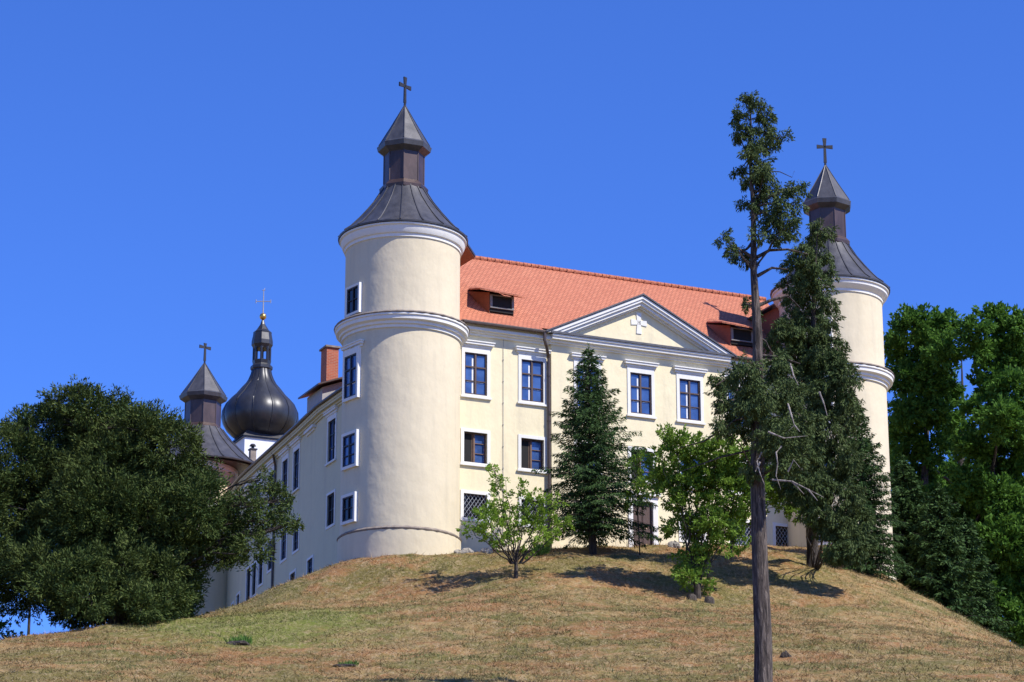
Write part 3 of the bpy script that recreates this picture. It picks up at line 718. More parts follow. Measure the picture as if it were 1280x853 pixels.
# rear corner tower
wl_ = lambda p: ((np.array(p[:2]) - np.array([OX, OY])) @ U, (np.array(p[:2]) - np.array([OX, OY])) @ N)
rp = at(252, 560, 140); rs, rn = wl_(rp)
tb, T3 = tower(rs, rn, 3.1, 1.13, 0, -1.52, 3.45, 23.0, -PHI + R_(40), cr=.85, kz=.99, boff=(-1.15, .13), rot=.12)
mb = MB(); mb.lathe(rs, rn, [(3.3, T3(36.78) - .10), (2.1, T3(36.78) - .12)], 64, cap=False); B(mb, 'soffit', M['copper'], tb)
mb = MB(); mb.box(rs + .6, rs + 4.5, rn + 1.3, rn + 4, 20, 34.6); B(mb, 'tower_annex', M['cream'], tb)
mb = MB(); mb.box(rs + 1.3, rs + 3.8, rn + 1.25, rn + 1.32, 32.8, 33.9); B(mb, 'dark_opening', M['dark'], tb)
mb = MB(); mb.tube([(rs + 1.25, rn - 1.75, 33), (rs + 1.25, rn - 1.75, 20)], .07, 8); B(mb, 'downpipe', M['pipe'], tb)
q = at(315.5, 575, 147); cs, cn = wl_(q)
mb = MB(); mb.box(cs - .17, cs + .17, cn - .17, cn + .17, 33, at(315, 563, 147)[2]); o = B(mb, 'chimney', M['lip'])
mb = MB(); z_ = at(315, 563, 147)[2]; mb.box(cs - .22, cs + .22, cn - .22, cn + .22, z_, z_ + .07); mb.lathe(cs, cn, [(.09, z_ + .07), (.09, z_ + .22), (.2, z_ + .24), (.12, z_ + .36)], 12); B(mb, 'chimney_cowl', M['iron'], o)

# ------------------------------------------------------------------ church tower
YC = 158.0; ct = at(324, 560, YC)
church = empty('church_tower', (ct[0], ct[1], 20), PHI, 'white church tower under a black onion dome with gilded ball and cross, behind the castle', 'church tower')
CO = (0, 0, 20)
def CB(mb, name, m, smooth=None, par=None): return mb.build(name, m, par or church, CO, smooth)
Zc = lambda py: at(324, py, YC)[2]
pc = pxm(500, YC)
w2 = 1.42
mb = MB(); mb.box(-w2, w2, -w2, w2, 16, Zc(556)); CB(mb, 'wall', M['church_white'])
mb = MB(); mb.box(-w2 - .1, w2 + .1, -w2 - .1, w2 + .1, Zc(556), Zc(556) + .08)
b_ = Zc(556) + .08
mb.quad((-w2 - .16, -w2 - .16, b_), (w2 + .16, -w2 - .16, b_), (.9, -.9, b_ + .8), (-.9, -.9, b_ + .8)); mb.quad((-w2 - .16, w2 + .16, b_), (-w2 - .16, -w2 - .16, b_), (-.9, -.9, b_ + .8), (-.9, .9, b_ + .8))
mb.quad((w2 + .16, -w2 - .16, b_), (w2 + .16, w2 + .16, b_), (.9, .9, b_ + .8), (.9, -.9, b_ + .8)); mb.quad((w2 + .16, w2 + .16, b_), (-w2 - .16, w2 + .16, b_), (-.9, .9, b_ + .8), (.9, .9, b_ + .8))
CB(mb, 'tower_eave', M['sheet'])
pr = [(30, 548), (36, 541.5), (42, 536), (46.3, 529), (48.3, 521), (47.7, 513), (43.5, 504), (38, 498), (32, 492.5), (25, 486), (19.5, 480), (16, 474), (13.5, 468), (12.2, 462)]
gores = 12
def wob(a, z):
    x = (a * gores / (2 * math.pi)) % 1; return 1 - .028 * (2 * abs(x - .5)) ** 2
mb = MB(); mb.lathe(0, 0, [(r / pc, Zc(y + (3 if r > 30 else 1))) for r, y in pr], gores * 10, wob=wob)
for i in range(gores):
    a = 2 * math.pi * i / gores; mb.tube([(r / pc * .975 * math.cos(a), r / pc * .975 * math.sin(a), Zc(y + (3 if r > 30 else 1))) for r, y in pr], .035, 4)
CB(mb, 'onion_dome', M['dome'], 50)
mb = MB(); mb.lathe(0, 0, [(12.5 / pc, Zc(464)), (14 / pc, Zc(462)), (14 / pc, Zc(459)), (11 / pc, Zc(456)), (12 / pc, Zc(452)), (10 / pc, Zc(451))], 8, R_(22.5))
for i in range(8):
    a = R_(22.5) + i * math.pi / 4; x, y = math.cos(a) * 10.2 / pc, math.sin(a) * 10.2 / pc
    mb.tube([(x, y, Zc(452)), (x, y, Zc(434))], .075, 6)
    a2 = a + math.pi / 4; x2, y2 = math.cos(a2) * 10.2 / pc, math.sin(a2) * 10.2 / pc
    arc = [(x + (x2 - x) * k, y + (y2 - y) * k, Zc(438) + .22 * math.sin(math.pi * k)) for k in (0, .2, .4, .6, .8, 1)]
    mb.tube(arc, .06, 5)
CB(mb, 'open_lantern', M['dome'])
mb = MB(); mb.lathe(0, 0, [(10.5 / pc, Zc(437)), (13.5 / pc, Zc(432)), (13.3 / pc, Zc(427)), (11.5 / pc, Zc(418)), (11.8 / pc, Zc(416)), (8 / pc, Zc(413)), (3.2 / pc, Zc(406)), (1.2 / pc, Zc(400))], 8, R_(22.5)); CB(mb, 'lantern_cap', M['dome'])
zb_ = Zc(396)
mb = MB(); rr_ = 4.4 / pc; mb.lathe(0, 0, [(rr_ * math.cos(a), zb_ + rr_ * math.sin(a)) for a in np.linspace(-1.5, 1.5, 12)], 20); CB(mb, 'gilded_ball', M['gold'], 60)
mb = MB(); mb.tube([(0, 0, Zc(392)), (0, 0, Zc(363))], [.04, .025], 6)
a = -PHI; zc_ = Zc(377); ar_ = 9.3 / pc
for s in (-1, 1):
    mb.tube([(0, 0, zc_), (s * ar_ * math.cos(a), s * ar_ * math.sin(a), zc_)], .028, 5)
    mb.tube([(s * ar_ * math.cos(a), s * ar_ * math.sin(a), zc_ - .12), (s * ar_ * math.cos(a), s * ar_ * math.sin(a), zc_ + .12)], .025, 5)
mb.tube([(-.1 * math.cos(a), -.1 * math.sin(a), Zc(363)), (.1 * math.cos(a), .1 * math.sin(a), Zc(363))], .025, 5); mb.tube([(0, 0, Zc(363)), (.08, 0, Zc(360))], .02, 4)
CB(mb, 'cross', M['frame_grey'])

# ------------------------------------------------------------------ vegetation
def leaves(P, A, W, name, m, parent):
    """rhombic leaves: P base (n,3), A length vectors, W half width vectors"""
    n = len(P); V = np.empty((n, 4, 3)); V[:, 0] = P; V[:, 1] = P + .45 * A + W; V[:, 2] = P + A; V[:, 3] = P + .45 * A - W
    F = np.arange(n * 4).reshape(n, 4)
    return fastmesh(name, V.reshape(-1, 3), F, 4, m, parent)
def unit(v): return v / (np.linalg.norm(v, axis=-1, keepdims=True) + 1e-9)
def rnd_dirs(n): return unit(rng.normal(size=(n, 3)))
def wobble(P, s, seed):
    return (np.sin(P[:, 0] * s + seed) * np.sin(P[:, 1] * s * 1.1 + seed * 2.3) + np.sin(P[:, 2] * s * 1.2 + seed * .7) * np.sin(P[:, 0] * s * .8 + 1.3 * seed)) * .5
def tufts(blobs, dens, csize, nleaf, ll, lw, droop=0., up=0., gap=.0, gscale=2.2, shell=.55, outw=.7, seed=1.):
    """blobs: (centre, (rx,ry,rz)); returns leaf arrays. Tufts sit in the volume, mostly near the shell."""
    PC, PD = [], []
    for c, r in blobs:
        r = np.array(r); vol = 4.19 * r.prod(); area = 4 * math.pi * ((r[0] * r[1] + r[0] * r[2] + r[1] * r[2]) / 3)
        n = max(6, int(dens * area))
        d = rnd_dirs(n); rad = shell + (1.08 - shell) * rng.random(n) ** .6
        PC.append(np.array(c) + d * r * rad[:, None]); PD.append(d)
    PC = np.concatenate(PC); PD = np.concatenate(PD)
    if gap > 0:
        k = wobble(PC, gscale, seed) > (-1 + gap); PC = PC[k]; PD = PD[k]
    n = len(PC)
    ax = unit(PD * outw + rnd_dirs(n) * .6 + np.array([0, 0, up - droop]))
    sz = csize * (.6 + .8 * rng.random(n))
    I = np.repeat(np.arange(n), nleaf); m_ = len(I)
    tpos = rng.random(m_)
    base = PC[I] + ax[I] * (sz[I] * (tpos - .3))[:, None] + rnd_dirs(m_) * (sz[I] * .42 * (1 - .6 * tpos))[:, None]
    ld = unit(ax[I] * .9 + rnd_dirs(m_) * .75 + np.array([0, 0, -droop * .8]))
    L = ll * (.6 + .8 * rng.random(m_)); side = unit(np.cross(ld, rnd_dirs(m_)))
    return base, ld * L[:, None], side * (lw * (.7 + .6 * rng.random(m_)))[:, None]
def branchy(mb, a, b, r0, r1, sag=0.1, k=6, jit=.06):
    a = np.array(a, float); b = np.array(b, float); L = np.linalg.norm(b - a); pts = []
    for i in range(k + 1):
        f = i / k; q = a + (b - a) * f; q[2] += sag * L * math.sin(math.pi * f)
        if 0 < i < k: q += rng.normal(size=3) * jit * L / k * 1.5
        pts.append(q)
    mb.tube(pts, [r0 + (r1 - r0) * i / k for i in range(k + 1)], 6, False); return pts
def blobpx(lst, Y, depth=1.0, dj=.5):
    out = []
    for b in lst:
        px, py, rx, ry = b[:4]; y = Y + (b[4] if len(b) > 4 else rng.normal() * dj); s = pxm(py, y)
        out.append((at(px, py, y), (rx / s, rx / s * depth, ry / s)))
    return out
def relative(arrs, org): P, A, W = arrs; return P - np.array(org), A, W
def tree(name, label, cat, base, blobs, lm, bm, trunk, limbs=True, dens=4, csize=.3, nleaf=12, ll=.12, lw=.03, r_limb=.06, extra=None, group=None, root_t=.3, **kw):
    o = empty(name, tuple(base), 0, label, cat, group)
    mb = MB(); tp = [np.array(q[0], float) for q in trunk]; tr_ = [q[1] for q in trunk]
    mb.tube(tp, tr_, 12)
    if limbs:
        for c, r in blobs:
            c = np.array(c); best = min(range(len(tp)), key=lambda i: abs(tp[i][2] - (c[2] - .35 * np.linalg.norm(c[:2] - tp[i][:2]))))
            s = tp[best]; rr = min(tr_[best] * .55, r_limb)
            pts = branchy(mb, s, c, rr, rr * .35, .08)
            for _ in range(4):
                e = c + rnd_dirs(1)[0] * np.array(r) * .85; branchy(mb, pts[-2], e, rr * .35, .008, .05, 4)
    if extra: extra(mb)
    mb.build('trunk', bm, o, tuple(base), 60, fix=False)
    P, A, W = tufts(blobs, dens, csize, nleaf, ll, lw, **kw)
    leaves(P - np.array(base), A, W, 'crown', lm, o)
    return o
def gpt(px, py, Y, dy=0): q = at(px, py, Y); return np.array([q[0], Y, gz(q[0], Y) + dy])

def spruce(name, label, base, H, R0, lm, seed=0, group=None, trunkr=.16, z0=.12, sparse=1.0, droop=.35, ll=.16, lw=.02):
    o = empty(name, tuple(base), 0, label, 'tree', group); base = np.array(base)
    mb = MB(); lean = rng.normal(size=2) * .01 * H
    T = lambda f: base + np.array([lean[0] * f, lean[1] * f, H * f])
    mb.tube([T(-.03), T(.0), T(.3), T(.7), T(.99)], [trunkr * 1.5, trunkr * 1.1, trunkr * .8, trunkr * .4, .012], 10)
    Ps, As, Ws = [], [], []
    nw = int(H / .17)
    for i in range(nw):
        f = z0 + (1 - z0) * (i + rng.random() * .6) / nw
        if f > .995: continue
        prof = (1 - f) ** .68 * (1.0 if f > .25 else .80 + .8 * f)
        nb = 7 if f < .8 else 5
        a0 = rng.random() * 6.28
        for j in range(nb):
            a = a0 + 6.283 * j / nb + rng.normal() * .25
            L = max(.12, R0 * prof * (.5 + .5 * rng.random() + (.35 if rng.random() < .2 else 0)))
            s = T(f); d = np.array([math.cos(a), math.sin(a), 0]); K = max(3, int(L / .15)); pts = []
            rise = .18 + .5 * f
            for k in range(K + 1):
                u = k / K; pts.append(s + d * L * u + np.array([0, 0, L * (rise * u * .7 - droop * (1.4 - f) * u * u * .9 + .16 * max(0, u - .7))]))
            if L > .3: mb.tube(pts, [max(.006, .028 * (1 - k / K)) for k in range(K + 1)], 4, False)
            pts = np.array(pts)
            n = int(L / .028 * 2.0 * sparse) + 8
            u = rng.random(n) ** .75; ix = np.clip((u * K).astype(int), 0, K - 1); fr_ = u * K - ix
            q = pts[ix] + (pts[ix + 1] - pts[ix]) * fr_[:, None]
            side = np.array([-d[1], d[0], 0]); sg = rng.choice([-1, 1], n)
            wd = L * .26 * (1 - u) ** .7 + .05
            off = rng.random(n) * wd
            q = q + side * (sg * off)[:, None] + np.array([0, 0, -1]) * (off * .35 + rng.random(n) * .10)[:, None]
            dd = unit(d * (.75) + side[None] * (sg * .7)[:, None] + np.array([0, 0, -.35 - .5 * (1 - f)]) + rng.normal(size=(n, 3)) * .35)
            Ps.append(q); As.append(dd * (ll * (.7 + .7 * rng.random(n)))[:, None]); Ws.append(unit(np.cross(dd, rnd_dirs(n))) * lw)
    # leader
    n = 60; u = rng.random(n); q = T(.93) + (T(1.02) - T(.93)) * u[:, None]; dd = unit(rng.normal(size=(n, 3)) * .6 + np.array([0, 0, .8])); Ps.append(q); As.append(dd * .14); Ws.append(unit(np.cross(dd, rnd_dirs(n))) * lw)
    mb.build('trunk', M['dbark'], o, tuple(base), 60, fix=False)
    leaves(np.concatenate(Ps) - base, np.concatenate(As), np.concatenate(Ws), 'crown', lm, o)
    return o

# -- big yew on the left
YY = 90.0
yb = gpt(150, 780, YY)
yblobs = [(95,515,40,24),(60,545,45,30),(125,535,45,32),(175,540,35,24),(205,565,42,36),(15,575,35,40),(60,600,55,45),(130,600,60,50),(200,620,60,45),(246,635,32,38),(10,650,45,50),(80,680,60,50),(150,680,60,50),(215,690,50,45),
 (265,670,35,30),(30,730,45,35),(110,735,55,40),(180,740,50,32),(225,740,28,28),(300,640,22,26),(325,600,14,12),(318,628,18,16),(345,625,18,10),(338,655,20,12),(320,685,26,20),(290,700,24,16),(350,662,14,8),(-30,620,40,60),(-30,700,40,50),(312,660,22,20),(150,505,14,10),(70,500,9,8),(98,492,8,8),(122,497,8,7),(40,520,9,8),(22,540,10,9),(160,518,8,8),(182,520,8,9),(212,530,9,9),(235,545,10,10),(2,535,9,8),(252,575,10,10),(268,598,10,10),(290,630,12,10),(342,612,8,5),(362,628,6,4),(366,655,6,5),(195,525,16,10),(355,640,8,6),(205,758,28,18),(130,765,32,14),(165,770,30,12),(222,765,16,12),(90,768,26,12),(240,600,20,18)]
q = lambda px, py, y=YY: at(px, py, y)
bb = []
for b in yblobs:
    k_ = .62 if b[0] > 285 else 1.0
    bb += blobpx([(b[0], b[1], b[2] * k_, b[3] * k_)], YY, 1.0, .9)
bb += blobpx([(100, 620, 60, 60, 2.5), (180, 650, 60, 60, 2.5), (60, 680, 60, 60, 2.8), (140, 570, 50, 40, 2.2), (70, 735, 34, 20, -3.2), (110, 750, 32, 17, -3.8), (95, 715, 34, 20, -2.8), (145, 742, 30, 18, -3.0), (180, 757, 28, 15, -3.6), (212, 745, 26, 18, -2.4), (150, 705, 36, 22, -2.6), (45, 705, 34, 20, -2.4), (200, 712, 28, 18, -2.0), (120, 640, 60, 60, -1.2), (190, 650, 45, 45, -1.2)], YY)
def yextra(mb):
    for a, b in (((150, 775), (60, 690)), ((150, 775), (230, 690)), ((155, 775), (200, 640)), ((145, 775), (110, 620)), ((230, 700), (345, 662)), ((240, 690), (322, 612))):
        branchy(mb, q(*a), q(*b), .16, .05, .05, 8)
tree('yew_tree', 'huge dark evergreen tree spreading wide at the left in front of the castle side wing', 'tree', yb, bb, M['yew'], M['dbark'],
     [(yb - (0, 0, .5), .45), (yb + (0, 0, .8), .38), (q(148, 700), .3), (q(140, 620), .2), (q(120, 540), .06)], dens=12, csize=.48, nleaf=50, ll=.15, lw=.022, gap=.22, shell=.5, outw=1.0, extra=yextra, up=.35, seed=2.2)
# small tree and shrub at the far left behind the yew
sb = gpt(36, 790, 97)
tree('small_tree', 'slender trunked tree glimpsed under the skirts of the huge evergreen at the left edge', 'tree', sb, blobpx([(40, 735, 40, 22), (10, 740, 30, 25)], 97), M['yew'], M['dbark'],
     [(sb - (0, 0, 1.2), .07), (sb + (0, 0, 1), .06), (at(38, 740, 97), .04)], dens=4, csize=.35, nleaf=14, ll=.12, lw=.03)
sb = gpt(5, 800, 92)
tree('shrub', 'bright green leafy shrub low at the left edge below the dark evergreen', 'shrub', sb, blobpx([(2, 792, 18, 12), (22, 798, 14, 8), (-15, 790, 18, 16)], 93), M['shrub'], M['dbark'],
     [(sb - (0, 0, .3), .04), (sb + (0, 0, .5), .03)], dens=14, csize=.2, nleaf=14, ll=.1, lw=.03)

# -- young broadleaf tree in front of the facade
YT = 98.5; tb_ = gpt(645, 722, YT)
bl = blobpx([(622,603,11,18),(625,630,20,16),(606,636,16,9),(655,632,14,14),(672,626,16,16),(690,630,12,12),(640,655,26,14),(672,655,24,14),(612,652,22,10),(595,664,20,6),(705,655,14,6),(625,675,22,7),(680,672,20,8),(660,690,10,5),(618,585,6,9),(585,658,10,3),(650,610,8,10)], YT, 1.0, .35)
def tex(mb):
    for tx, ty in ((618, 590), (605, 640), (655, 620), (675, 618), (693, 632), (590, 662), (708, 655), (640, 640), (632, 600)):
        branchy(mb, at(645 + (tx - 645) * .12, 705, YT), at(tx, ty, YT + rng.normal() * .5), .035, .008, -.03, 7, .1)
tree('young_tree', 'small bright green broadleaf tree with forked stems on the slope before the lower left windows', 'tree', tb_, bl, M['young'], M['dbark'],
     [(tb_ - (0, 0, .2), .09), (tb_ + (0, 0, .25), .075), (at(645, 703, YT), .065)], dens=8.5, csize=.26, nleaf=24, ll=.095, lw=.032, shell=.1, extra=tex, gap=.15, gscale=4, r_limb=.02)

# -- spruce in front of the middle
sb = gpt(741, 689, 104.2); Hs = at(748, 434, 104.2)[2] - sb[2]
spruce('spruce_tree', 'dark conical spruce with drooping boughs standing before the facade left of the door', sb, Hs, 2.9, M['spruce'], z0=.10, trunkr=.15, sparse=1.25)

# -- feathery light green trees right of the door
YR_ = 97.5; rb = gpt(872, 752, YR_)
bl = blobpx([(838,547,18,7),(862,558,30,12),(900,562,32,14),(930,585,28,20),(846,585,24,14),(885,598,34,18),(920,620,30,20),(836,618,20,13),(870,635,32,16),(905,655,26,16),(848,660,22,11),(888,680,22,14),(925,672,13,14),(868,700,22,14),(862,722,16,9),(878,735,10,6),(815,600,14,8),(945,600,14,16),(828,570,12,9),(905,590,26,16),(860,600,24,14),(890,655,24,14),(830,600,14,10),(945,565,12,10)], YR_, 1., .5)
def rex(mb):
    for tx, ty in ((840, 560), (870, 570), (905, 580), (850, 640), (930, 600), (885, 620), (845, 680)):
        branchy(mb, at(872 + (tx - 872) * .1, 735, YR_), at(tx, ty, YR_ + rng.normal() * .4), .04, .01, .02, 8, .1)
tree('feathery_tree', 'feathery light green tree on the slope between the brown door and the tall bare trunk', 'tree', rb, bl, M['robinia'], M['dbark'],
     [(rb - (0, 0, .2), .16), (rb + (0, 0, .5), .12), (at(872, 725, YR_), .08)], dens=10, csize=.34, nleaf=34, ll=.13, lw=.036, shell=.25, outw=1.0, extra=rex, gap=.14, gscale=3, r_limb=.02)
rb = gpt(914, 700, 104)
bl = blobpx([(975,618,24,16),(1000,636,20,13),(935,640,20,14),(960,600,20,16),(990,600,20,14)], 102.5)
tree('feathery_tree', 'thin stemmed light green tree partly hidden behind the tall bare trunk', 'tree', rb, bl, M['robinia'], M['dbark'],
     [(rb - (0, 0, .2), .06), (at(914, 650, 104), .05), (at(920, 600, 103.5), .03)], dens=9, csize=.34, nleaf=30, ll=.13, lw=.036, shell=.3, r_limb=.02, gap=.1)
rb = gpt(800, 690, 104)
bl = blobpx([(800,575,15,10),(792,598,15,12),(806,612,14,10),(790,625,14,9),(815,585,10,8)], 103.3)
tree('sapling', 'light green sapling growing between the dark spruce and the brown door', 'tree', rb, bl, M['robinia'], M['dbark'],
     [(rb - (0, 0, .2), .03), (at(797, 640, 103.5), .025), (at(798, 600, 103.3), .012)], dens=10, csize=.28, nleaf=24, ll=.12, lw=.028, shell=.2, r_limb=.012)

# -- tall half bare conifer in the foreground
YP = 62.0
px_ = lambda py: 935.5 + (py - 118) * (8.5 / 222) if py < 340 else 944 + (py - 340) * (9.5 / 510)
tpts = []
for py in (880, 800, 700, 600, 500, 420, 340, 260, 200, 150, 122):
    tpts.append((at(px_(py) + (2 * math.sin(py * .05)), py, YP), None))
q0 = at(953.5, 853, YP); pb = np.array([q0[0], YP, gz(q0[0], YP)])
rr = [.235, .215, .195, .175, .15, .12, .085, .06, .04, .022, .01]
trunk = [(pb - (0, 0, .3), .26)] + [(p_[0], r) for p_, r in zip(tpts, rr)]
upper = [(940,128,13,10),(925,146,8,7),(952,146,13,9),(921,153,6,7),(938,162,12,9),(960,166,9,8),(974,172,8,6),(921,170,4,5),(946,180,13,9),(963,187,8,7),(938,192,10,7),(955,205,11,8),(925,213,8,5),(928,226,4,9),(958,214,13,7),(950,223,10,7),
 (960,240,15,8),(985,238,11,7),(1001,234,6,4),(932,255,6,7),(950,257,12,10),(975,255,13,9),(995,257,7,8),(965,276,16,9),(990,275,10,9),(950,291,7,6),(972,299,12,7),(985,288,11,6),(905,297,6,8),(911,309,9,7),(926,319,9,7),(935,327,6,5),(937,381,8,7),(945,392,5,4)]
lower = [(900,478,12,16),(928,468,20,16),(965,462,18,14),(912,506,18,15),(948,498,24,18),(985,495,20,20),(928,534,20,16),(963,538,24,20),(998,535,18,18),(950,572,18,14),(984,578,18,14),(903,532,10,10),(1010,570,12,10),(975,452,14,9),(935,590,10,8)]
bl = blobpx(upper, YP, 1., .3) + blobpx(lower, YP, 1.1, .9) + blobpx([(940, 500, 26, 22, -1), (965, 545, 26, 22, -1)], YP)
dead = []
def dead_b(pts, r=.03):
    w3 = [at(x, y, YP + d) for x, y, d in pts]; d_ = MB(); d_.tube(w3, [r * (1 - .8 * i / (len(w3) - 1)) for i in range(len(w3))], 5, False); dead.append(d_)
def pex(mb):
    def br(pts, r=.05):
        w3 = [at(x, y, YP + d) for x, y, d in pts]; mb.tube(w3, [r * (1 - .7 * i / (len(w3) - 1)) for i in range(len(w3))], 6, False)
    br([(946, 325, 0), (930, 315, -.1), (912, 305, -.2)]); br([(946, 322, 0), (962, 313, .1), (985, 312, .2), (1010, 318, .3)])
    br([(947, 345, 0), (965, 335, .1), (985, 337, .2)]); br([(948, 382, 0), (965, 375, 0), (985, 370, .1), (1000, 385, .2)]); br([(948, 385, 0), (940, 382, 0), (932, 380, 0)])
    br([(943, 300, 0), (935, 310, 0), (925, 318, -.1)]); br([(941, 240, 0), (965, 238, 0), (998, 234, 0)], .03); br([(940, 220, 0), (930, 214, 0), (922, 213, 0)], .02)
    br([(942, 270, 0), (965, 262, 0), (990, 255, 0)], .03); br([(939, 185, 0), (955, 175, 0), (972, 172, 0)], .02); br([(942, 213, 0), (975, 215, 0), (990, 222, 0), (993, 214, 0)], .016); br([(951, 445, 0), (975, 447, .2), (1000, 455, .3)], .05)
    br([(950, 450, 0), (925, 462, -.2), (895, 482, -.4)], .05); br([(951, 500, 0), (985, 505, -.2), (1010, 530, -.4)], .05); br([(951, 520, 0), (920, 525, -.2), (880, 552, -.3), (850, 560, -.3)], .035)
    br([(951, 560, 0), (900, 572, -.2), (850, 590, -.3)], .03)
pine = tree('tall_conifer', 'very tall slender conifer with long bare trunk and ragged tufts in the right foreground', 'tree', pb, bl, M['thuja'], M['bark'], trunk,
     dens=30, csize=.24, nleaf=52, ll=.09, lw=.015, droop=.55, shell=.15, extra=pex, gap=.10, gscale=5, r_limb=.025)
for pts in ([(988,455,-1.2),(992,470,-1.4),(998,482,-1.4)],[(985,505,-1.5),(990,522,-1.7),(993,532,-1.7),(982,542,-1.7)],[(993,532,-1.7),(1000,540,-1.7)],[(977,558,-1.6),(970,566,-1.7),(972,580,-1.7),(970,595,-1.7),(976,612,-1.6)],
            [(952,566,-1.2),(946,578,-1.3),(950,592,-1.3),(956,607,-1.3)],[(950,578,-1.2),(944,590,-1.3)],[(965,600,-1),(990,602,-1.2),(1010,612,-1.3),(1030,622,-1.3)],[(990,602,-1.2),(1005,618,-1.2)],[(1010,612,-1.3),(1022,626,-1.3)],[(1024,490,-1.),(1030,505,-1.1),(1034,520,-1.1)],[(960,540,-1.6),(980,548,-1.7),(1010,545,-1.7)],[(985,590,-1.5),(992,575,-1.6),(1000,585,-1.6)]):
    dead_b(pts, .026)
for d_ in dead: d_.build('dead_branch', M['deadwood'], pine, tuple(pb), fix=False)

# -- broad thuja with high ragged top, before the right tower
YH = 100.0; hb = gpt(1016, 694, 104.5)
bl = blobpx([(1020, 284, 9, 6), (1031, 292, 10, 6), (1018, 300, 11, 7), (1004, 316, 16, 8), (1026, 322, 13, 8), (1008, 335, 18, 9), (1034, 340, 9, 7), (1000, 352, 13, 9), (1022, 358, 18, 10), (998, 374, 16, 11), (1028, 380, 17, 11), (1008, 398, 20, 11), (1035, 402, 11, 10), (985, 418, 20, 11), (1014, 422, 25, 12), (1040, 432, 16, 9), (995, 445, 25, 16), (1030, 452, 29, 17), (1055, 475, 20, 20), (1000, 480, 29, 22), (1035, 495, 31, 25), (1060, 510, 16, 20), (1005, 520, 29, 22), (1035, 540, 31, 25), (1000, 560, 29, 22), (1035, 585, 31, 22), (1010, 610, 29, 20), (1050, 620, 27, 22), (1040, 655, 20, 16), (1058, 670, 20, 22), (1066, 690, 16, 13), (985, 600, 20, 18), (960, 430, 13, 8), (1075, 650, 13, 18), (992, 330, 12, 8), (985, 352, 10, 8), (990, 400, 16, 10), (975, 410, 10, 8), (1042, 455, 14, 12), (1062, 570, 14, 14), (1020, 640, 18, 12), (1075, 680, 16, 16), (1045, 690, 16, 12)], YH, 1., .6)
tree('thuja_tree', 'broad dark grey green conifer with drooping sprays hiding the left side of the right tower', 'tree', hb, bl, M['thuja'], M['dbark'],
     [(hb - (0, 0, .3), .32), (hb + (0, 0, 1.5), .25), (at(1018, 560, 101.5), .2), (at(1016, 440, 100.5), .12), (at(1018, 350, 100), .07), (at(1022, 290, 100), .02)],
     dens=14, csize=.34, nleaf=52, ll=.15, lw=.021, droop=.6, shell=.3, gap=.34, gscale=3.2, r_limb=.04)
# -- spruce beside right tower base
sb = gpt(1083, 704, 106.5); Hs = at(1078, 455, 106.5)[2] - sb[2]
spruce('spruce_tree', 'green spruce at the foot of the right round tower', sb, at(1070, 505, 106.5)[2] - sb[2], 2.1, M['spruce'], z0=.02, sparse=1.5)

# -- trees behind the right shoulder of the hill
def behind(name, label, Y, px, lst, **kw):
    b = at(px, 760, Y); b = np.array([b[0], Y, gz(b[0], Y)])
    bl = blobpx(lst, Y, 1.0, 1.1)
    return tree(name, label, 'tree', b, bl, M['broad'], M['dbark'], [(b - (0, 0, .3), .38), (b + (0, 0, 3), .3), (at(px, 620, Y), .22), (at(px + 4, 520, Y + 1), .12), (at(px + 2, 450, Y + 1), .03)],
        dens=7, csize=.6, nleaf=48, ll=.22, lw=.065, shell=.35, group='broadleaf trees behind the right shoulder of the hill', r_limb=.09, **kw)
behind('broadleaf_tree', 'lush green broadleaf tree rising right beside the far round tower', 134, 1155,
 [(1140,407,20,14),(1165,415,18,16),(1180,405,14,12),(1122,432,11,16),(1148,440,26,18),(1178,440,18,16),(1132,475,20,18),(1165,478,26,18),(1190,478,10,18),(1128,515,16,16),(1160,515,24,16),(1185,520,14,18),(1135,553,18,18),(1165,560,20,14),(1150,600,28,18),(1122,590,10,18),(1165,640,34,26),(1130,645,22,24)], gap=.16, seed=3.)
behind('broadleaf_tree', 'taller lush green broadleaf tree at the right edge of the picture', 130, 1240,
 [(1216,415,18,13),(1246,400,18,13),(1270,410,16,18),(1226,440,16,12),(1254,445,22,18),(1282,450,16,26),(1236,478,18,18),(1266,490,24,22),(1222,515,16,14),(1250,528,26,18),(1284,535,22,26),(1215,560,20,14),(1245,572,26,18),(1278,590,24,26),(1215,605,24,18),(1250,625,28,22),(1210,660,28,24),(1255,680,32,26),(1290,660,26,34),(1225,715,30,24),(1268,735,30,26),(1200,700,24,24),(1250,775,30,22),(1290,790,24,26),(1220,740,26,20)], gap=.14, seed=5.)
behind('broadleaf_tree', 'leafy tree far back filling the gap between its two taller neighbours at the right', 142, 1200,
 [(1200,545,20,14),(1190,600,26,20),(1225,640,30,26),(1170,620,24,20),(1195,660,34,30),(1260,650,34,30),(1150,680,30,26),(1215,700,34,30),(1280,720,30,30),(1110,560,9,30)], gap=.12, seed=8.)
for px, top, Y, R0, lab in ((1140, 575, 118, 3.0, 'dark spruce just behind the hill shoulder, nearest to the right tower'), (1178, 610, 116, 2.6, 'lower dark spruce behind the hill shoulder, second from the right tower'), (1215, 645, 118, 2.6, 'lowest dark spruce in front of the lush trees at the right')):
    b = at(px, 760, Y); b = np.array([b[0], Y, gz(b[0], Y)])
    spruce('spruce_tree', lab, b, at(px, top, Y)[2] - b[2], R0, M['spruce'], group='spruces behind the hill shoulder', z0=.02, sparse=1.1, ll=.22, lw=.045)

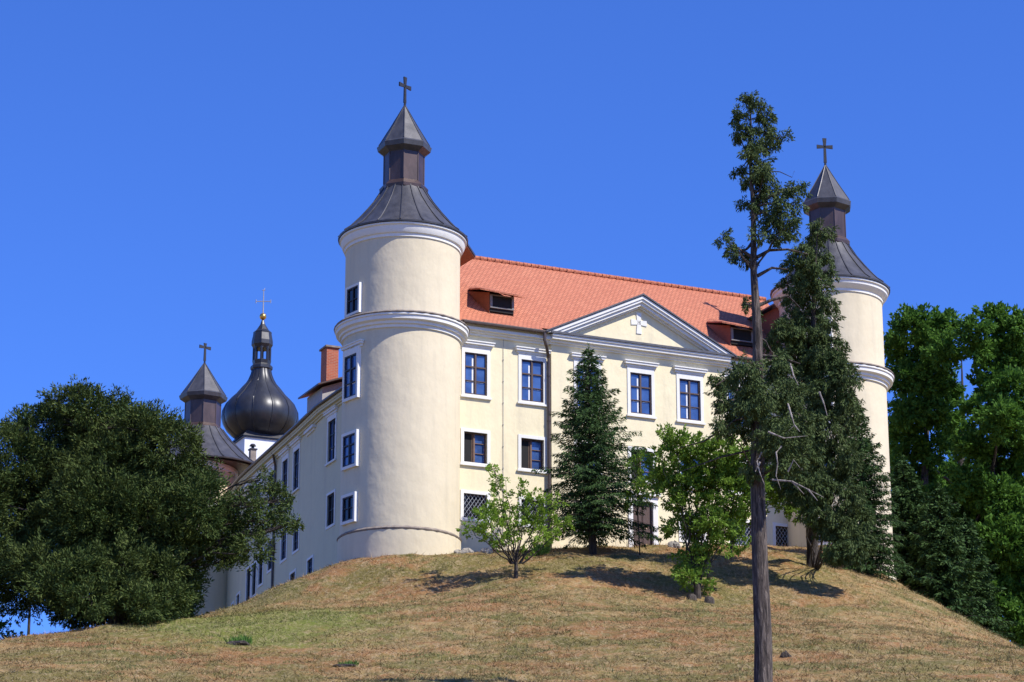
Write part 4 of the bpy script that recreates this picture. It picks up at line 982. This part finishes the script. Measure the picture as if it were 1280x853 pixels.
# ------------------------------------------------------------------ stones, stump, tufts
def rock(name, label, px, py, Y, rx, rz, cat='stone', m=None, group=None, seed=0):
    b = gpt(px, py, Y); r = random.Random(seed); ph = [r.random() * 6 for _ in range(6)]
    mb = MB()
    prof = []
    K = 9
    b0 = len(mb.v)
    for i in range(K):
        th = math.pi * i / (K - 1)
        for j in range(14):
            a = 2 * math.pi * j / 14
            k = 1 + .22 * math.sin(2 * a + ph[0] + th) + .14 * math.sin(3 * a + ph[1] - 2 * th) + .1 * math.sin(5 * a + ph[2] + 3 * th)
            mb.v.append((b[0] + rx * k * math.sin(th) * math.cos(a), b[1] + rx * .8 * k * math.sin(th) * math.sin(a), b[2] + rz * k * math.cos(th)))
    for i in range(K - 1):
        for j in range(14): jn = (j + 1) % 14; mb.f.append((b0 + i * 14 + j, b0 + i * 14 + jn, b0 + (i + 1) * 14 + jn, b0 + (i + 1) * 14 + j))
    o = mb.build(name, m or M['stone'], None, tuple(b)); o.location = tuple(b)
    return tag(o, label, cat, group)
rock('stone', 'flat grey stone at the wall foot right of the left tower', 574, 691, 105.2, .30, .12, seed=1)
rock('stone', 'rugged grey stone, second along the wall foot from the left tower', 585, 691, 105.2, .22, .17, seed=2)
rock('stone', 'brownish stone nearest the young tree at the wall foot', 607, 690, 105.4, .28, .16, seed=3)
rock('boulder', 'pale boulder beside the brown door behind the feathery tree', 843, 688, 107, .24, .22, seed=4)
rock('stone', 'grey stone at the trunk foot of the broad grey green conifer', 1017, 697, 105.5, .28, .32, seed=5)
rock('earth_clod', 'small dark clod on the dry slope right of the tall bare trunk', 982, 820, 74, .15, .15, 'clod', M['dbark'], seed=6)
rock('ash_heap', 'low heap of grey twigs on green turf at lower left', 297, 806, 80, .38, .12, 'heap', M['dbark'], seed=7)
rock('earth_clod', 'low dark molehill in the dry grass near the bottom edge', 430, 836, 72, .28, .07, 'clod', M['dbark'], seed=8)
for px, lab, s in ((864, 'left dark stump under the feathery tree on the slope', 1), (886, 'right weathered stump under the feathery tree on the slope', 2)):
    b = gpt(px, 757, 96.8); mb = MB(); mb.lathe(b[0], b[1], [(.2, b[2] - .2), (.19, b[2] + .1), (.16, b[2] + .2), (.1, b[2] + .24)], 10, wob=lambda a, z: 1 + .15 * math.sin(3 * a + s))
    o = mb.build('tree_stump', M['dbark'], None, tuple(b), 40); o.location = tuple(b); tag(o, lab, 'stump')
def clump(name, label, px, py, Y, r, h, n, m):
    b = gpt(px, py, Y); a = rng.random(n) * 6.28; d = rng.random(n) ** .5 * r
    P = np.stack([d * np.cos(a), d * np.sin(a), np.zeros(n)], -1)
    P[:, 2] = ground_z(P[:, 0] + b[0], P[:, 1] + b[1]) - b[2]
    D = unit(np.stack([rng.normal(size=n) * .45, rng.normal(size=n) * .45, np.ones(n)], -1)); L = h * (.5 + rng.random(n))
    W = unit(np.cross(D, rnd_dirs(n))) * .018
    o = leaves(P, D * L[:, None], W, name, m, None); o.location = tuple(b); return tag(o, label, 'plant')
clump('weed_tuft', 'green weed tuft growing on the twig heap at lower left', 300, 802, 80.5, .35, .22, 260, M['shrub'])
clump('weed_tuft', 'green weed tuft beside the molehill near the bottom edge', 436, 833, 72.3, .25, .14, 160, M['shrub'])
clump('low_bush', 'little round green bush at the wall foot beside the brown downpipe', 676, 692, 103.4, .28, .45, 420, M['shrub'])

# grass as stuff
n = 380000
gxr = rng.random(n) * 56 - 28; gyr = 60 + rng.random(n) ** 1.1 * 52
k = np.abs(gxr) < gyr * .21 + 1; gxr = gxr[k]; gyr = gyr[k]
ls = (gxr - OX) * U[0] + (gyr - OY) * U[1]; ln_ = (gxr - OX) * N[0] + (gyr - OY) * N[1]
k = (ln_ < 0) | (ls < -4); gxr = gxr[k]; gyr = gyr[k]
gzr = np.concatenate([ground_z(gxr[i:i + 20000], gyr[i:i + 20000]) for i in range(0, len(gxr), 20000)])
n = len(gxr); P = np.stack([gxr, gyr, gzr - .01], -1); kk = wobble(np.stack([gxr, gyr * .6, gxr * 0 + 1], -1), 1.7, 3.3) + .8 * rng.random(n) > -.05; P = P[kk]; n = len(P)
D = unit(np.stack([rng.normal(size=n), rng.normal(size=n), .35 + .5 * rng.random(n)], -1)); L = .06 + .20 * rng.random(n) ** 3
W = unit(np.cross(D, rnd_dirs(n))) * (.006 + .006 * rng.random(n))[:, None]
V = np.stack([P - W, P + W, P + D * L[:, None]], 1).reshape(-1, 3)
o = fastmesh('dry_grass', V, np.arange(len(V)).reshape(-1, 3), 3, M['blades'])
tag(o, 'short dry straw coloured grass covering the hill', 'grass', kind='stuff')

# coarse green and straw tussocks scattered through the mown grass
n = 2600
tx = rng.random(n) * 50 - 25; ty = 62 + rng.random(n) * 44
k = np.abs(tx) < ty * .2 + 1; tx = tx[k]; ty = ty[k]
ls = (tx - OX) * U[0] + (ty - OY) * U[1]; ln_ = (tx - OX) * N[0] + (ty - OY) * N[1]
k = (ln_ < -.3) & (wobble(np.stack([tx, ty, tx * 0], -1), .9, 1.7) + .9 * rng.random(len(tx)) > .35); tx = tx[k]; ty = ty[k]; n = len(tx)
for nm, sl, m_, lab in (('green_tussocks', slice(0, n // 2), M['turf'], 'scattered green grass tufts on the dry hill'), ('straw_tussocks', slice(n // 2, n), M['blades'], 'scattered taller straw tufts on the dry hill')):
    X, Y = tx[sl], ty[sl]; q = 34; I = np.repeat(np.arange(len(X)), q); m2 = len(I); sz = (.08 + .22 * rng.random(len(X)))[I]
    a = rng.random(m2) * 6.28; rr2 = rng.random(m2) ** .5 * sz * 1.6
    x = X[I] + rr2 * np.cos(a) * 1.5; y = Y[I] + rr2 * np.sin(a); z = np.concatenate([ground_z(x[i:i + 20000], y[i:i + 20000]) for i in range(0, m2, 20000)])
    P = np.stack([x, y, z - .01], -1); D = unit(np.stack([rng.normal(size=m2) * .8, rng.normal(size=m2) * .8, .5 + rng.random(m2)], -1)); L = sz * (.25 + .5 * rng.random(m2))
    W = unit(np.cross(D, rnd_dirs(m2))) * (.008 + .005 * rng.random(m2))[:, None]
    V = np.stack([P - W, P + W, P + D * L[:, None]], 1).reshape(-1, 3)
    o = fastmesh(nm, V, np.arange(len(V)).reshape(-1, 3), 3, m_); tag(o, lab, 'grass', kind='stuff')
